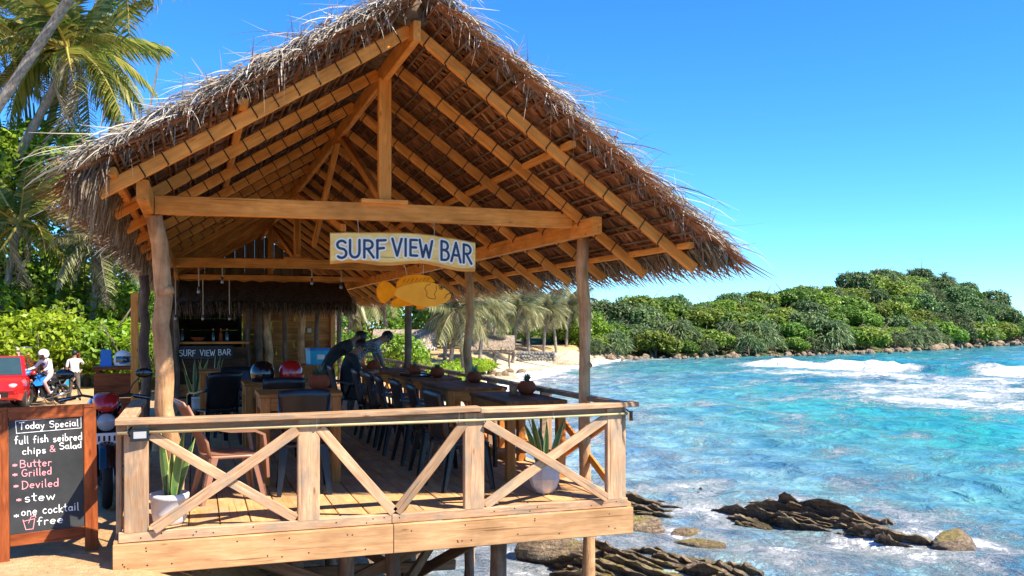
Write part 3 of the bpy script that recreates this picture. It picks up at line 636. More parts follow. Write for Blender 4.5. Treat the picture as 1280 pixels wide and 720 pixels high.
def frond_mesh(name, seed, droop, lf='palmleaf', nl=38, leafl=.30, dry=False):
    """a coconut frond of unit length growing along +x, leaflets hanging from both sides"""
    g = random.Random(seed); b = MB(); P = []
    for i in range(13):
        f = i / 12; P.append(Vector((f * (1 - .16 * droop * f), .03 * math.sin(f * 3), .22 * f - droop * f * f * .62)))
    b.tube(P, [.016 * (1 - i / 13) + .003 for i in range(13)], 5, 1)
    for i in range(nl):
        f = .14 + .85 * i / nl; k = min(11, int(f * 12)); p = P[k].lerp(P[k + 1], f * 12 - k); d = (P[k + 1] - P[k]).normalized()
        L = leafl * (math.sin(math.pi * (f * .86 + .1)) ** .6) * g.uniform(.8, 1.15)
        for s in (-1, 1):
            out = (d * .62 + Vector((0, s * 1., 0)) + Vector((0, 0, g.uniform(-.25, .15)))).normalized(); sag = g.uniform(.5, 1.1)
            m1 = p + out * L * .5 + Vector((0, 0, -.10 * L * sag)); m2 = p + out * L * .85 + Vector((0, 0, -.55 * L * sag))
            b.strip([p, m1, m2], .026, (d * .8 + Vector((0, 0, .55))).normalized())
    return b.mesh(name, [lf, 'rachis' if lf == 'palmleaf' else 'drypalm'])
FR = [frond_mesh('frond', 300 + k, dr) for k, dr in enumerate((.35, .8, 1.25, 1.6))]
FG = [frond_mesh('frond', 310 + k, dr, 'palmgrey', 34, .36) for k, dr in enumerate((.35, .8, 1.3))]
FD = [frond_mesh('frond', 320 + k, dr, 'drypalm', 26, .26) for k, dr in enumerate((1.9, 2.3))]
def palm(label, path, r0, r1, flen, nfr, seed, fr=FR, group=None, dead=3, nuts=True):
    g = random.Random(seed); base = Vector(path[0]); t = thing('palm_tree', label, 'palm tree', base, 0, group)
    P = [Vector(p) - base for p in path]; Q = []
    for i in range(len(P) - 1):
        p0, p1, p2, p3 = P[max(i - 1, 0)], P[i], P[i + 1], P[min(i + 2, len(P) - 1)]
        for j in range(8):
            u = j / 8; Q.append(.5 * ((2 * p1) + (p2 - p0) * u + (2 * p0 - 5 * p1 + 4 * p2 - p3) * u * u + (3 * p1 - p0 - 3 * p2 + p3) * u ** 3))
    Q.append(P[-1]); n = len(Q); b = MB()
    b.tube(Q, [(r0 + (r1 - r0) * (i / n) ** .6) * (1.0 + (.09 if i % 2 else -.03)) for i in range(n)], 9); b.build('trunk', 'trunk', t, True)
    top = P[-1]
    for k in range(nfr):
        az = k * 2.399 + g.uniform(-.25, .25); f = k / nfr; el = 1.15 - 1.55 * f + g.uniform(-.12, .12)
        fm = fr[min(len(fr) - 1, int(f * len(fr) * .999))]
        link('frond', fm, t, top + Vector((0, 0, .05)), (g.uniform(-.5, .5), -el * .85, az), flen * g.uniform(.85, 1.1))
    for k in range(dead): link('frond', FD[k % 2], t, top, (0, .75, g.uniform(0, 6.28)), flen * .7)
    if nuts:
        for k in range(6):
            a = k * 1.05 + g.uniform(-.2, .2); b = MB(); b.ball((0, 0, 0), (.11, .11, .14), 9, 6); b.build('coconut', 'rachis', t, True, top + Vector((math.cos(a) * .24, math.sin(a) * .24, -.2 - .1 * (k % 2))))
    return t
def far(path, k):
    c = Vector((.505, -7.03, 1.5)); Q = [c + (Vector(p) - c) * k for p in path]; Q[0].z = gz(Q[0].x, Q[0].y) - .2; return [tuple(q) for q in Q]
palm('tall palm with drooping yellow-green fronds above the left roof corner', far([(-4.75, 22.3, -1), (-4.3, 22.2, 3), (-3.65, 21.9, 6.4), (-2.9, 21.7, 9.2)], 1.5), .18, .14, 3.9, 26, 1)
palm('thick palm trunk leaning in from the left edge, crown above the picture', far([(-6.6, 16.4, -.8), (-5.0, 16.0, 3.8), (-3.56, 15.57, 6.35), (-2.1, 15.05, 8.7), (-1.0, 14.7, 10.7)], 1.45), .17, .14, 3.6, 20, 2)
palm('slender palm leaning right behind the tall left palm', far([(-6.4, 20.7, -.9), (-5.2, 20.4, 3.2), (-4.38, 20.1, 5.0), (-3.1, 19.65, 7.6), (-2.65, 19.5, 8.6)], 1.5), .2, .16, 4.0, 20, 3)
palm('palm at the left edge, only its frond tips in view', far([(-5.2, 19.5, -.9), (-5.0, 19.2, 4.5), (-4.95, 19.0, 9.0)], 1.6), .2, .16, 4.2, 16, 4, dead=0)
palm('short leafy palm behind the hedge left of the roof', [(-6.6, 31.9, -1.1), (-6.3, 31.7, 2.4), (-5.8, 31.5, 5.2)], .15, .12, 3.0, 16, 5, nuts=False)
palm('grey short palm between the hedge and the roof eave', [(-3.5, 31.2, -1.1), (-3.2, 31.0, 2.0), (-2.9, 30.8, 4.4)], .14, .12, 2.6, 16, 6, FG, nuts=False, dead=6)
palm('palm with dry hanging leaves behind the roof eave', [(-1.6, 31.5, -1.1), (-1.5, 31.4, 2.2), (-1.2, 31.3, 5.0)], .14, .12, 2.8, 16, 7, FG, nuts=False, dead=7)
# bushes and trees at the left
BL = [crown_mesh('crown', 'lime', 400 + k, 16, 430, .055, .8) for k in range(3)]
BB = [crown_mesh('crown', 'broad', 410 + k, 16, 430, .055, .85) for k in range(3)]
LB = [('low bright bush behind the red car', -6.9, 28.0, 1.9, 'l', 1.), ('bright hedge bush behind the helmeted rider', -4.7, 28.6, 2.1, 'l', .95), ('round green bush behind the walking man', -3.2, 29.5, 2.0, 'b', .95), ('yellow-green bush between walker and pavilion post', -1.6, 29.2, 1.8, 'l', .95),
      ('green bush just left of the pavilion post', -.5, 28.0, 1.7, 'b', .9), ('large bush above the car roof at the left edge', -7.6, 31.0, 2.6, 'b', 1.2), ('tall bush behind the hedge at left', -4.9, 32.2, 2.5, 'b', 1.2), ('dark leafy bush behind the walking man, second row', -2.4, 32.8, 2.4, 'b', 1.1), ('small bush at the foot of the pavilion back corner', .6, 30.5, 1.9, 'l', .9),
      ('dense bush far behind the bar hut', 2.6, 34, 2.2, 'b', 1.), ('leafy bush close behind the left end of the bar hut', .9, 24.5, 2.1, 'b', 1.2), ('leafy bush close behind the right end of the bar hut', 3.6, 25.5, 2.0, 'b', 1.2), ('tall leafy bush above the bar hut canopy', 2.0, 29.0, 2.8, 'b', 1.3)]
for k, (lb, x, y, r, c, h) in enumerate(LB): tree('bush', lb, 'bush', (x, y, gz(x, y) - .3), r, (BL if c == 'l' else BB)[k % 3], TRK[k % 3], 'bushes behind the parking ground', h, .8)
TB = [crown_mesh('crown', 'broad', 420 + k, 22, 520, .048, .8) for k in range(2)]
for k, (lb, x, y, r, lf) in enumerate([('tall broad-leaved tree at the left edge behind the palms', -8.6, 34.5, 3.6, 2.3), ('broad-leaved tree behind the left palm trunks', -5.6, 36.0, 3.3, 2.6), ('broad-leaved tree showing over the left roof corner', -3.0, 37.5, 2.8, 2.6), ('shaded tree behind the left roof eave', .2, 37, 3.0, 1.0), ('large tree behind the hedge, left of centre palms', -7.2, 37, 3.5, 1.3), ('tree filling the gap behind the palm trunks', -4.2, 38.5, 3.4, 1.1)]):
    tree('broadleaf_tree', lb, 'tree', (x, y, gz(x, y)), r, TB[k % 2], TRK[k % 3], 'broad-leaved trees behind the left hedge', .9, lf)
# far beach behind the tables
FPL = [(16.4, 47.5, 5.2, -.6), (16.6, 52, 6.2, .9), (18.8, 56, 5.6, 1.2), (13.0, 55, 6.5, -.4), (21.5, 61, 5.8, .5), (24.5, 66, 5.2, -.8), (27.4, 70, 5.6, .7), (30.5, 74, 5.5, -.5), (33.5, 78, 5.4, .3), (36.5, 82, 5.3, -.7), (19.5, 64, 7.2, .4), (24.0, 74, 7.0, -.5), (29.5, 82, 7.0, .6), (35, 88, 7.2, -.4), (9.6, 51, 5.0, .5), (8.2, 46, 5.2, -.3), (10, 58, 7, .4), (39.5, 86.5, 5.0, .4), (5.6, 44, 5.4, .4), (42, 89, 5.5, -.3)]
for k, (x, y, h, ln) in enumerate(FPL):
    z = gz(x, y); palm('pale feathery palm on the far beach behind the pavilion', [(x, y, z - .2), (x + ln * .4, y, z + h * .5), (x + ln, y, z + h * .86)],   .17, .12, 2.7, 24, 50 + k, FG, 'palms on the far beach', dead=6, nuts=False)
for k, (lb, x, y, r, c, h) in enumerate([('lime bush right of the small beach hut', 12.1, 36.0, 1.35, 'l', 1.), ('yellow-green bush beside the small beach hut steps', 11.5, 33.8, 1.0, 'l', .9), ('lime bush behind the second pavilion post', 13.6, 39.5, 1.35, 'l', .85), ('round green bush above the beach bank', 10.6, 39.5, 1.7, 'b', 1.05), ('green bush left of the small beach hut', 7.2, 36.5, 1.5, 'b', .95), ('clipped lime hedge end near the grey stone wall', 21.0, 58.2, 1.25, 'l', .7), ('clipped lime hedge middle on the far beach', 19.4, 56.0, 1.3, 'l', .7), ('clipped lime hedge end near the lime bush', 17.8, 53.6, 1.25, 'l', .7),
      ('dark bush closing the bay behind the far palms', 40.0, 90, 3.2, 'b', 1.1), ('dark bush behind the sandstone bank', 34.5, 86, 3.0, 'b', 1.1), ('green bush behind the leaning far palms', 24, 80, 3.4, 'b', 1.1), ('green bush behind the far beach palms, nearest the hut', 13, 62, 3.2, 'b', 1.1), ('green bush above the thatched far shelter', 17.5, 68, 3.3, 'b', 1.2), ('tree thicket behind the small hut roof', 6, 52, 3.0, 'b', 1.2), ('tree thicket seen past the bar hut wall', 2.5, 46, 2.9, 'b', 1.1), ('green thicket between the far palms', 29, 86, 3.4, 'b', 1.2), ('bright leafy tree at the root of the headland', 43.5, 89.5, 2.7, 'b', 1.), ('leafy bush over the water at the root of the headland', 46.5, 90, 2.4, 'b', .9)]):
    tree('bush', lb, 'bush', (x, y, gz(x, y) - .3), r, (BL if c == 'l' else BB)[k % 3], TRK[k % 3], 'bushes on the far beach', h, .75)

# ------------------------------------------------------------------ pavilion
pav = thing('pavilion', 'open timber pavilion on stilts with palm-thatched gable roof and railed deck', 'pavilion')
YB = 16.4                                                            # back end of the roof
RX, RZ, SL_L, SL_R = 2.05, 3.73, .62, .724
def zl(x): return RZ - SL_L * (RX - x) if x < RX else RZ - SL_R * (x - RX)
# deck boards
rd = random.Random(3)
nb = 18; bw = 4.02 / nb
for k in range(nb):
    x = .01 + bw * (k + .5); cuts = [.06, 4.2 + rd.choice((-1.3, 0, 1.1)) + rd.uniform(-.1, .1), 9.6 + rd.choice((-1.2, 0, 1.2)), 15.9]
    for a, b_ in zip(cuts, cuts[1:]): beam('floor_board', (x, a + .003, -.016 + rd.uniform(-.002, .003)), (x, b_ - .003, -.016 + rd.uniform(-.002, .003)), bw - .009, .032, 'deck', pav)
for y in np.arange(.5, 15.8, 1.25): beam('joist', (.05, y, -.095), (3.98, y, -.095), .06, .12, 'oldwood', pav)
for x in (.25, 2.05, 3.85): beam('bearer', (x, .12, -.225), (x, 15.8, -.225), .09, .13, 'oldwood', pav)
# fascia, sill
for a, b_ in ((-.045, 1.955), (1.962, 4.025)): beam('fascia_board', (a, -.045, -.172), (b_, -.045, -.172), .045, .222, 'fascia', pav)
for a, b_ in ((-.01, 1.95), (1.956, 3.99)): beam('sill_board', (a, .006, -.022), (b_, .006, -.022), .07, .074, 'pale', pav)
beam('fascia_board', (-.025, -.02, -.14), (-.025, 3.5, -.14), .04, .2, 'fascia', pav)
beam('fascia_board', (4.05, .06, -.14), (4.05, 15.8, -.14), .04, .2, 'fascia', pav)
b = MB()
for k in range(46):
    x = rd.uniform(0, 4); z = rd.choice((-.022, -.1, -.22)) + rd.uniform(-.02, .02); yy = -.030 if z > -.05 else -.069
    b.lathe([(0.001, 0), (.006, 0), (.006, .004)], 6, (x, yy, z), 0, 'y')
b.build('nail_head', 'darkmetal', pav)['kind'] = 'stuff'
# front railing
RAILZ = .805
for a, b_ in ((-.03, 2.66), (2.666, 4.07)): beam('top_rail', (a, -.02, RAILZ), (b_, -.02, RAILZ + .012), .135, .042, 'pale', pav, warp=-.006)
for a, b_ in ((.0, 2.5), (2.505, 3.96)): beam('under_rail', (a, .012, RAILZ - .046), (b_, .012, RAILZ - .046), .05, .05, 'pale', pav)
b = MB(); b.tube([(0, 0, 0), (1.3, 0, .004), (2.6, 0, 0), (4.0, 0, .012)], .0125, 8); b.build('rail_pole', plain('bamboo_pole', (.55, .42, .19), .5), pav, True, (-.02, -.045, RAILZ - .078))
b = MB()
for x in (.05, 1.37, 2.49, 3.3): b.lathe([(.016, -.006), (.017, 0), (.016, .006)], 8, (x, -.045, RAILZ - .078), 0, 'x'); b.tube([(x, -.045, RAILZ - .065), (x + .004, -.055, RAILZ - .01)], .003, 4)
b.build('rail_tie', 'cord', pav)['kind'] = 'stuff'
for x, w in ((.105, .165), (1.315, .165), (2.625, .165), (3.87, .14)): beam('railing_post', (x, .0, .012), (x, .0, RAILZ - .022), w, .06, 'pale', pav, (0, 1, 0))
beam('railing_post', (-.015, .09, .0), (-.015, .09, RAILZ - .022), .035, .11, 'pale', pav, (0, 1, 0))
beam('railing_post', (3.965, .03, .0), (3.965, .03, RAILZ - .022), .045, .07, 'pale', pav, (0, 1, 0))
zt, zb = RAILZ - .10, .03
def brace(a, b_, y, nm='cross_brace'): beam(nm, (a[0], y, a[1]), (b_[0], y, b_[1]), .026, rd.choice((.072, .078)), 'pale', pav, warp=rd.choice((-.006, .007)))
brace((.20, zt), (1.22, zb), -.012); brace((.22, zb), (1.23, zt), -.042)
brace((1.40, zt), (1.97, zb), -.02); brace((2.54, zt), (1.99, zb), -.02)
brace((2.71, zt), (3.79, zb), -.042); brace((2.72, zb), (3.80, zt), -.012)
# side railings
def side_rail(x, ys, back):
    for a, b_ in zip(ys, ys[1:]):
        beam('top_rail', (x, a + .003, RAILZ), (x, b_ - .003, RAILZ), .12, .04, 'pale', pav)
        beam('railing_post', (x, b_ - .04, 0), (x, b_ - .04, RAILZ - .02), .12 if back else .07, .06, 'pale', pav, (0, 1, 0))
        beam('cross_brace', (x - .02, a + .08, zb), (x - .02, b_ - .12, zt), .024, .075, 'roofwood', pav); beam('cross_brace', (x + .006, a + .08, zt), (x + .006, b_ - .12, zb), .024, .075, 'roofwood', pav)
side_rail(4.0, [.1, 1.95, 3.8, 5.65, 7.5, 9.35, 11.2, 13.0, 14.8], True)
side_rail(.03, [.12, 1.75], False)
# posts and stilts
log('post', (3.99, .77, -2.6), (3.93, .77, 2.32),   .062, .054, 'log', pav, .02, 12, 14, 1, knots=((.52, 3.5, .02), (.75, -1.2, .012)))
log('post', (.40, .80, -.7), (.19, .78, 2.36),   .086, .06, 'log', pav, .035, 12, 14, 2, knots=((.36, -.9, .035), (.8, -.4, .02)))
for k, y in enumerate((4.48, 8.06, 15.72)): log('post', (3.92, y, -2.4), (3.9, y, 2.34), .066, .058, 'log' if k == 0 else 'darklog', pav, .03, 10, 12, 10 + k)
for k, y in enumerate((4.5, 8.1, 12.4, 15.7)): log('post', (.12, y, -1.2), (.12, y, 2.38), .075, .06, 'log' if k == 0 else 'darklog', pav, .03, 10, 12, 20 + k)
for k, (x, y, r) in enumerate([(3.05, .62, .085), (2.1, .62, .07), (1.72, .7, .075), (3.2, 2.05, .055), (2.55, 2.1, .06), (1.3, .7, .07), (.5, .6, .08), (2.1, 4.4, .07), (3.1, 4.4, .07), (1.1, 3.2, .07), (2.3, 8, .08), (3.1, 8.1, .08), (1.5, 6, .08)]):
    log('stilt', (x, y, max(-2.7, gz(x, y)) - .25), (x, y, -.12), r, r * .92, 'darklog', pav, .015, 10, 6, 40 + k)
for a, b_ in (((1.15, .74, -.95), (2.95, .8, -.22)), ((2.0, .9, -1.2), (3.1, 2.0, -.3)), ((1.0, 1.6, -.8), (3.0, 1.9, -.95)), ((2.4, 2.4, -1.3), (3.1, .8, -.35)), ((1.4, 2.3, -.3), (2.6, 2.3, -1.15)), ((.8, .65, -.35), (2.1, .66, -.9))): beam('stilt_brace', a, b_, .045, .1, 'oldwood', pav)
# trusses
def truss(y, king=True):
    beam('tie_beam', (.20, y, 2.45), (3.80, y, 2.46), .075, .15, 'roofwood', pav, warp=.012)
    beam('king_post', (RX, y, 2.545), (RX, y, 3.62), .11, .075, 'roofwood', pav, (0, 1, 0))
    beam('bolster', (RX - .21, y - .02, 2.553), (RX + .19, y - .02, 2.553), .12, .035, 'roofwood', pav)
for y in (.76, 7.9, 13.4): truss(y)
beam('ridge_beam', (RX, -.47, 3.665), (RX, YB, 3.665), .055, .15, 'roofwood', pav)
for y0 in (.95, 5.6, 10.8):
    ym = y0 + 2.35
    beam('ridge_brace', (RX + .02, ym - .06, 3.58), (RX + .02, y0 - .05 if y0 < 2 else y0 - 2.4, 2.58), .06, .085, 'roofwood', pav)
    beam('ridge_brace', (RX - .02, ym + .06, 3.58), (RX - .02, y0 + 4.6 if y0 < 2 else y0 + 2.0, 2.58), .06, .085, 'roofwood', pav)
beam('wall_plate', (.15, -.08, 2.45), (.15, YB - .3, 2.45), .085, .15, 'roofwood', pav)
beam('wall_plate', (3.85, .28, 2.372), (3.85, YB - .3, 2.372), .085, .15, 'roofwood', pav)
ROWS = 14
for y in np.arange(-.3, YB, 1.27):
    xe = -.12
    r_ = beam('rafter', (RX - .02, y, zl(RX - .02)), (xe, y, zl(xe)), .05, .095, 'roofwood', pav, warp=rd.choice((-.012, 0, .01)))
for y in np.arange(-.3, YB, .9):
    xe = 4.48
    r_ = beam('rafter', (RX + .02, y, zl(RX + .02)), (xe, y, zl(xe)), .05, .085, 'roofwood', pav, warp=rd.choice((-.012, 0, .01)))
for x, dz in ((.82, .066), (3.28, .066), (4.33, .066), (-.02, .066)): beam('purlin', (x, -.5, zl(x) + dz), (x, YB - .1, zl(x) + dz), .06, .05, 'roofwood', pav)
# battens, lashings and woven palm-leaf panels
def slope_pt(side, s, y, up=0):
    """s metres down the slope from the ridge, up metres off the rafter line"""
    k = SL_L if side < 0 else SL_R; n = math.hypot(1, k)
    return Vector((RX + side * (s + up * k) / n, y, RZ - s * k / n + up / n)) if side > 0 else Vector((RX - (s + up * k) / n, y, RZ - s * k / n + up / n))
SLEN = {-1: 2.44, 1: 2.86}
def lash_mesh(y0, side):
    b = MB(); k = SL_L if side < 0 else SL_R; d = Vector((side, 0, -k)).normalized(); nrm = Vector((side * k, 0, 1)).normalized(); hw, hh = .030, .052
    for r_ in range(ROWS):
        s = .16 + r_ * SLEN[side] / ROWS
        if s > SLEN[side] - .1: continue
        c = slope_pt(side, s, y0); t_ = .045
        P = [c + Vector((0, sx * hw, 0)) + nrm * sz * hh + d * (t_ * sx * .5) for sx, sz in ((-1, 1), (-1, -1), (1, -1), (1, 1))]
        for a, b_ in ((0, 1), (1, 2), (2, 3)): b.tube([P[a], P[b_]], .0045, 4, caps=False)
    return b
for y in np.arange(-.3, YB, 1.27)[:7]: lash_mesh(y, -1).build('lashing', 'rope', pav)['kind'] = 'stuff'
for y in np.arange(-.3, YB, .9)[:9]: lash_mesh(y, 1).build('lashing', 'rope', pav)['kind'] = 'stuff'
def panel_mesh(seed, L=2.3):
    g = random.Random(seed); b = MB(); b.tube([(-L / 2, 0, -.004), (0, 0, -.006), (L / 2, 0, -.004)], .010, 5)
    n = int(L / .034)
    for lay, sg in ((0, 1), (1, -1)):
        for i in range(n):
            x = -L / 2 + L * (i + .5 * lay) / n; ln = g.uniform(.30, .42); sl = sg * g.uniform(.38, .62)
            z0 = .004 + lay * .004; z1 = z0 + g.uniform(-.014, .008); zz = g.uniform(-.022, .012)
            p = [(x, -.012, z0), (x + sl * ln * .33, -ln * .4, z1 + (.007 if (i + lay) % 2 else -.007)), (x + sl * ln * .9, -ln, zz)]
            b.strip(p, g.uniform(.034, .046), (1, 0, g.uniform(-.25, .25)))
    return b.mesh('thatch_panel', 'cadjan')
PMS = [panel_mesh(500 + k) for k in range(5)]
for side in (-1, 1):
    k = SL_L if side < 0 else SL_R; down = Vector((side, 0, -k)).normalized(); nrm = Vector((side * k, 0, 1)).normalized()
    for r_ in range(ROWS + 1):
        s = .03 + r_ * (SLEN[side] + .06) / ROWS
        if r_ < ROWS: b = MB(); p0 = slope_pt(side, s + .13, -.62, .085); b.tube([(0, rd.uniform(-.1, .1), 0), (0, 6, 0), (0, YB + .5, 0)], .011, 5); b.build('batten', 'oldwood', pav, True, p0)
        for j in range(8):
            y = -.70 + 1.12 + j * 2.18 + rd.uniform(-.05, .05)
            X = Vector((0, 1, 0)) * (1 if side > 0 else -1); Y = -(down + nrm * rd.uniform(.045, .085)).normalized(); Z = X.cross(Y).normalized(); 
            q = Matrix((X, Y, Z)).transposed().to_quaternion() @ Quaternion((0, 0, 1), rd.uniform(-.012, .012))
            link('thatch_panel', PMS[rd.randrange(5)], pav, slope_pt(side, s, y, .105 + rd.uniform(-.006, .006)), q)
# solid mass of the thatch, rough on top
M['thatchmass'] = plain('thatch_mass', (.13, .085, .055), .95, 0, .5, 18, 1)
for side in (-1, 1):
    ns, ny = 26, 120; V = []; ext = SLEN[side] + (.06 if side < 0 else .13)
    for top in (0, 1):
        for i in range(ns + 1):
            for j in range(ny + 1):
                s = ext * i / ns - (.06 if i == 0 else 0); y = -.66 + (YB + 1.0) * j / ny
                u = .145 if not top else .215 + .04 * math.sin(j * 1.7 + i) * rd.random() + rd.uniform(-.025, .025) - .03 * (i / ns)
                if j in (0, ny) and top: u -= .03
                V.append(slope_pt(side, s, y + (rd.uniform(-.02, .02) if j in (0, ny) else 0), u))
    V = np.array([tuple(v) for v in V]); W = ny + 1; o = (ns + 1) * W; Q = []
    for i in range(ns):
        for j in range(ny):
            a = i * W + j; Q.append((a, a + 1, a + W + 1, a + W)); a += o; Q.append((a, a + W, a + W + 1, a + 1))
    for i in range(ns):
        for j in (0, ny): a = i * W + j; Q.append((a, a + W, a + W + o, a + o))
    for j in range(ny):
        for i in (0, ns): a = i * W + j; Q.append((a, a + 1, a + 1 + o, a + o))
    link('thatch_layer', np_mesh('thatch_layer', V, np.array(Q), 'thatchmass'), pav)
def tuft(b, p, d, ln, w, g, grav, seg=4, wild=.25):
    d = Vector(d).normalized(); pts = [Vector(p)]; q = Vector(p); curl = Vector((g.gauss(0, 1), g.gauss(0, 1), g.gauss(0, 1))) * wild
    for i in range(seg): q = q + d * ln / seg; pts.append(q.copy()); d = (d + Vector((0, 0, -grav)) + curl * .35).normalized()
    s = d.cross(Vector((g.gauss(0, 1), g.gauss(0, 1), g.gauss(0, 1))))
    b.strip(pts, w, s.normalized() if s.length > .01 else Vector((1, 0, 0)))
gs = random.Random(42)
# loose straw along the front verge and over the roof
for side in (-1, 1):
    k = SL_L if side < 0 else SL_R; down = Vector((side, 0, -k)).normalized(); nrm = Vector((side * k, 0, 1)).normalized(); b = MB()
    for i in range(1900):
        s = gs.uniform(-.05, SLEN[side] + (.04 if side < 0 else .14)); y = -.66 + abs(gs.gauss(0, .16)); clump = .5 + .5 * math.sin(s * 9 + side) * math.sin(s * 23)
        p = slope_pt(side, s, y, gs.uniform(.14, .24)); z = gs.random()
        if z < .60: d = down * gs.uniform(.3, 1.2) + Vector((0, -gs.uniform(.05, .75), 0)) + nrm * gs.uniform(-.1, .28); ln = gs.uniform(.10, .36); gr = gs.uniform(.05, .35)
        elif z < .80: d = Vector((gs.uniform(-.4, .4), -gs.uniform(.3, 1), gs.uniform(-.3, .1))); ln = gs.uniform(.08, .3); gr = gs.uniform(.3, .8)
        elif z < .93: d = -down * gs.uniform(.0, .8) + nrm * gs.uniform(.05, .5) + Vector((0, -gs.uniform(.1, .7), 0)); ln = gs.uniform(.1, .32); gr = .1
        else: d = down + nrm * gs.uniform(.1, .7) + Vector((0, -gs.uniform(-.3, .8), 0)); ln = gs.uniform(.3, .6) * (.75 + .5 * clump); gr = gs.uniform(.02, .2)
        tuft(b, p, d, ln, gs.uniform(.004, .011), gs, gr, 4, .25)
    for i in range(1400):       # the rest of the roof surface
        s = gs.uniform(0, SLEN[side] + .2); y = gs.uniform(-.5, YB); tuft(b, slope_pt(side, s, y, .22), down + nrm * gs.uniform(.0, .35) + Vector((0, gs.uniform(-.5, .5), 0)), gs.uniform(.2, .5), gs.uniform(.01, .022), gs, .15)
    b.build('loose_straw', 'straw', pav)['kind'] = 'stuff'
    b = MB()                    # darker leaf ends just under the verge
    for i in range(600):
        s = gs.uniform(0, SLEN[side] + .2); p = slope_pt(side, s, -.62 + gs.uniform(0, .1), gs.uniform(.09, .26)); tuft(b, p, Vector((side * gs.uniform(-.2, .8), -gs.uniform(.3, 1), gs.uniform(-.9, .2))), gs.uniform(.05, .17), gs.uniform(.012, .03), gs, .4)
    for i in range(26):         # long strands dangling in front
        s = gs.uniform(.05, SLEN[side]); p = slope_pt(side, s, -.66, .2); tuft(b, p, Vector((gs.uniform(-.3, .3), -.3, -.8)), gs.uniform(.15, .42), .011, gs, .35, 5, .15)
    b.build('verge_leaf_ends', 'thatch', pav)['kind'] = 'stuff'
    b = MB()                    # fringe hanging from the eave
    n = 2600 if side < 0 else 3000
    for i in range(n):
        y = -.7 + (YB + .9) * gs.random() ** 1.9; p = slope_pt(side, SLEN[side] + gs.uniform(-.06, .10), y, gs.uniform(.06, .2))
        if side < 0: d = down * gs.uniform(.2, 1.1) + Vector((0, gs.uniform(-.35, .3), -gs.uniform(.1, .9))); ln = gs.uniform(.10, .34) * (1.3 if gs.random() < .12 else 1); gr = gs.uniform(.3, .8)
        else: d = down * gs.uniform(.5, 1.2) + Vector((0, gs.uniform(-.3, .3), -gs.uniform(0, .5))); ln = gs.uniform(.07, .25); gr = gs.uniform(.1, .5)
        tuft(b, p, d, ln, gs.uniform(.008, .02), gs, gr, 4, .18)
    if side < 0:
        for i in range(26):
            p = slope_pt(side, SLEN[side] + .1, gs.uniform(-.72, .1), gs.uniform(.1, .28)); tuft(b, p, Vector((-gs.uniform(.3, 1.2), -gs.uniform(-.1, .5), gs.uniform(-.5, .25))), gs.uniform(.18, .42), gs.uniform(.006, .010), gs, gs.uniform(.2, .5), 5, .1)
    b.build('eave_fringe', 'eave', pav)['kind'] = 'stuff'
b = MB()                        # ridge cap
for i in range(900):
    y = -.68 + (YB + .8) * gs.random() ** 2.2; sg = gs.choice((-1, 1)); tuft(b, (RX + gs.uniform(-.16, .16), y, RZ + .22 + gs.uniform(-.04, .05)), Vector((sg * gs.uniform(.3, 1), gs.uniform(-.9, .4), gs.uniform(-.15, .3))), gs.uniform(.15, .42), gs.uniform(.006, .016), gs, .3)
b.build('ridge_straw', 'straw', pav)['kind'] = 'stuff'
b = MB(); b.tube([(0, -.42, -.02), (0, 5, .03), (0, YB + .3, 0)], [.11, .12, .11], 12, squash=1.4); b.build('ridge_cap', 'thatchmass', pav, True, (RX, 0, RZ + .13))

for k in range(15):             # boarded back gable
    x = .25 + 3.5 * (k + .5) / 15; beam('gable_board', (x, 16.25, 2.3), (x, 16.25, zl(x) + .05), 3.5 / 15 - .002, .02, 'oldwood', pav, (0, 1, 0))

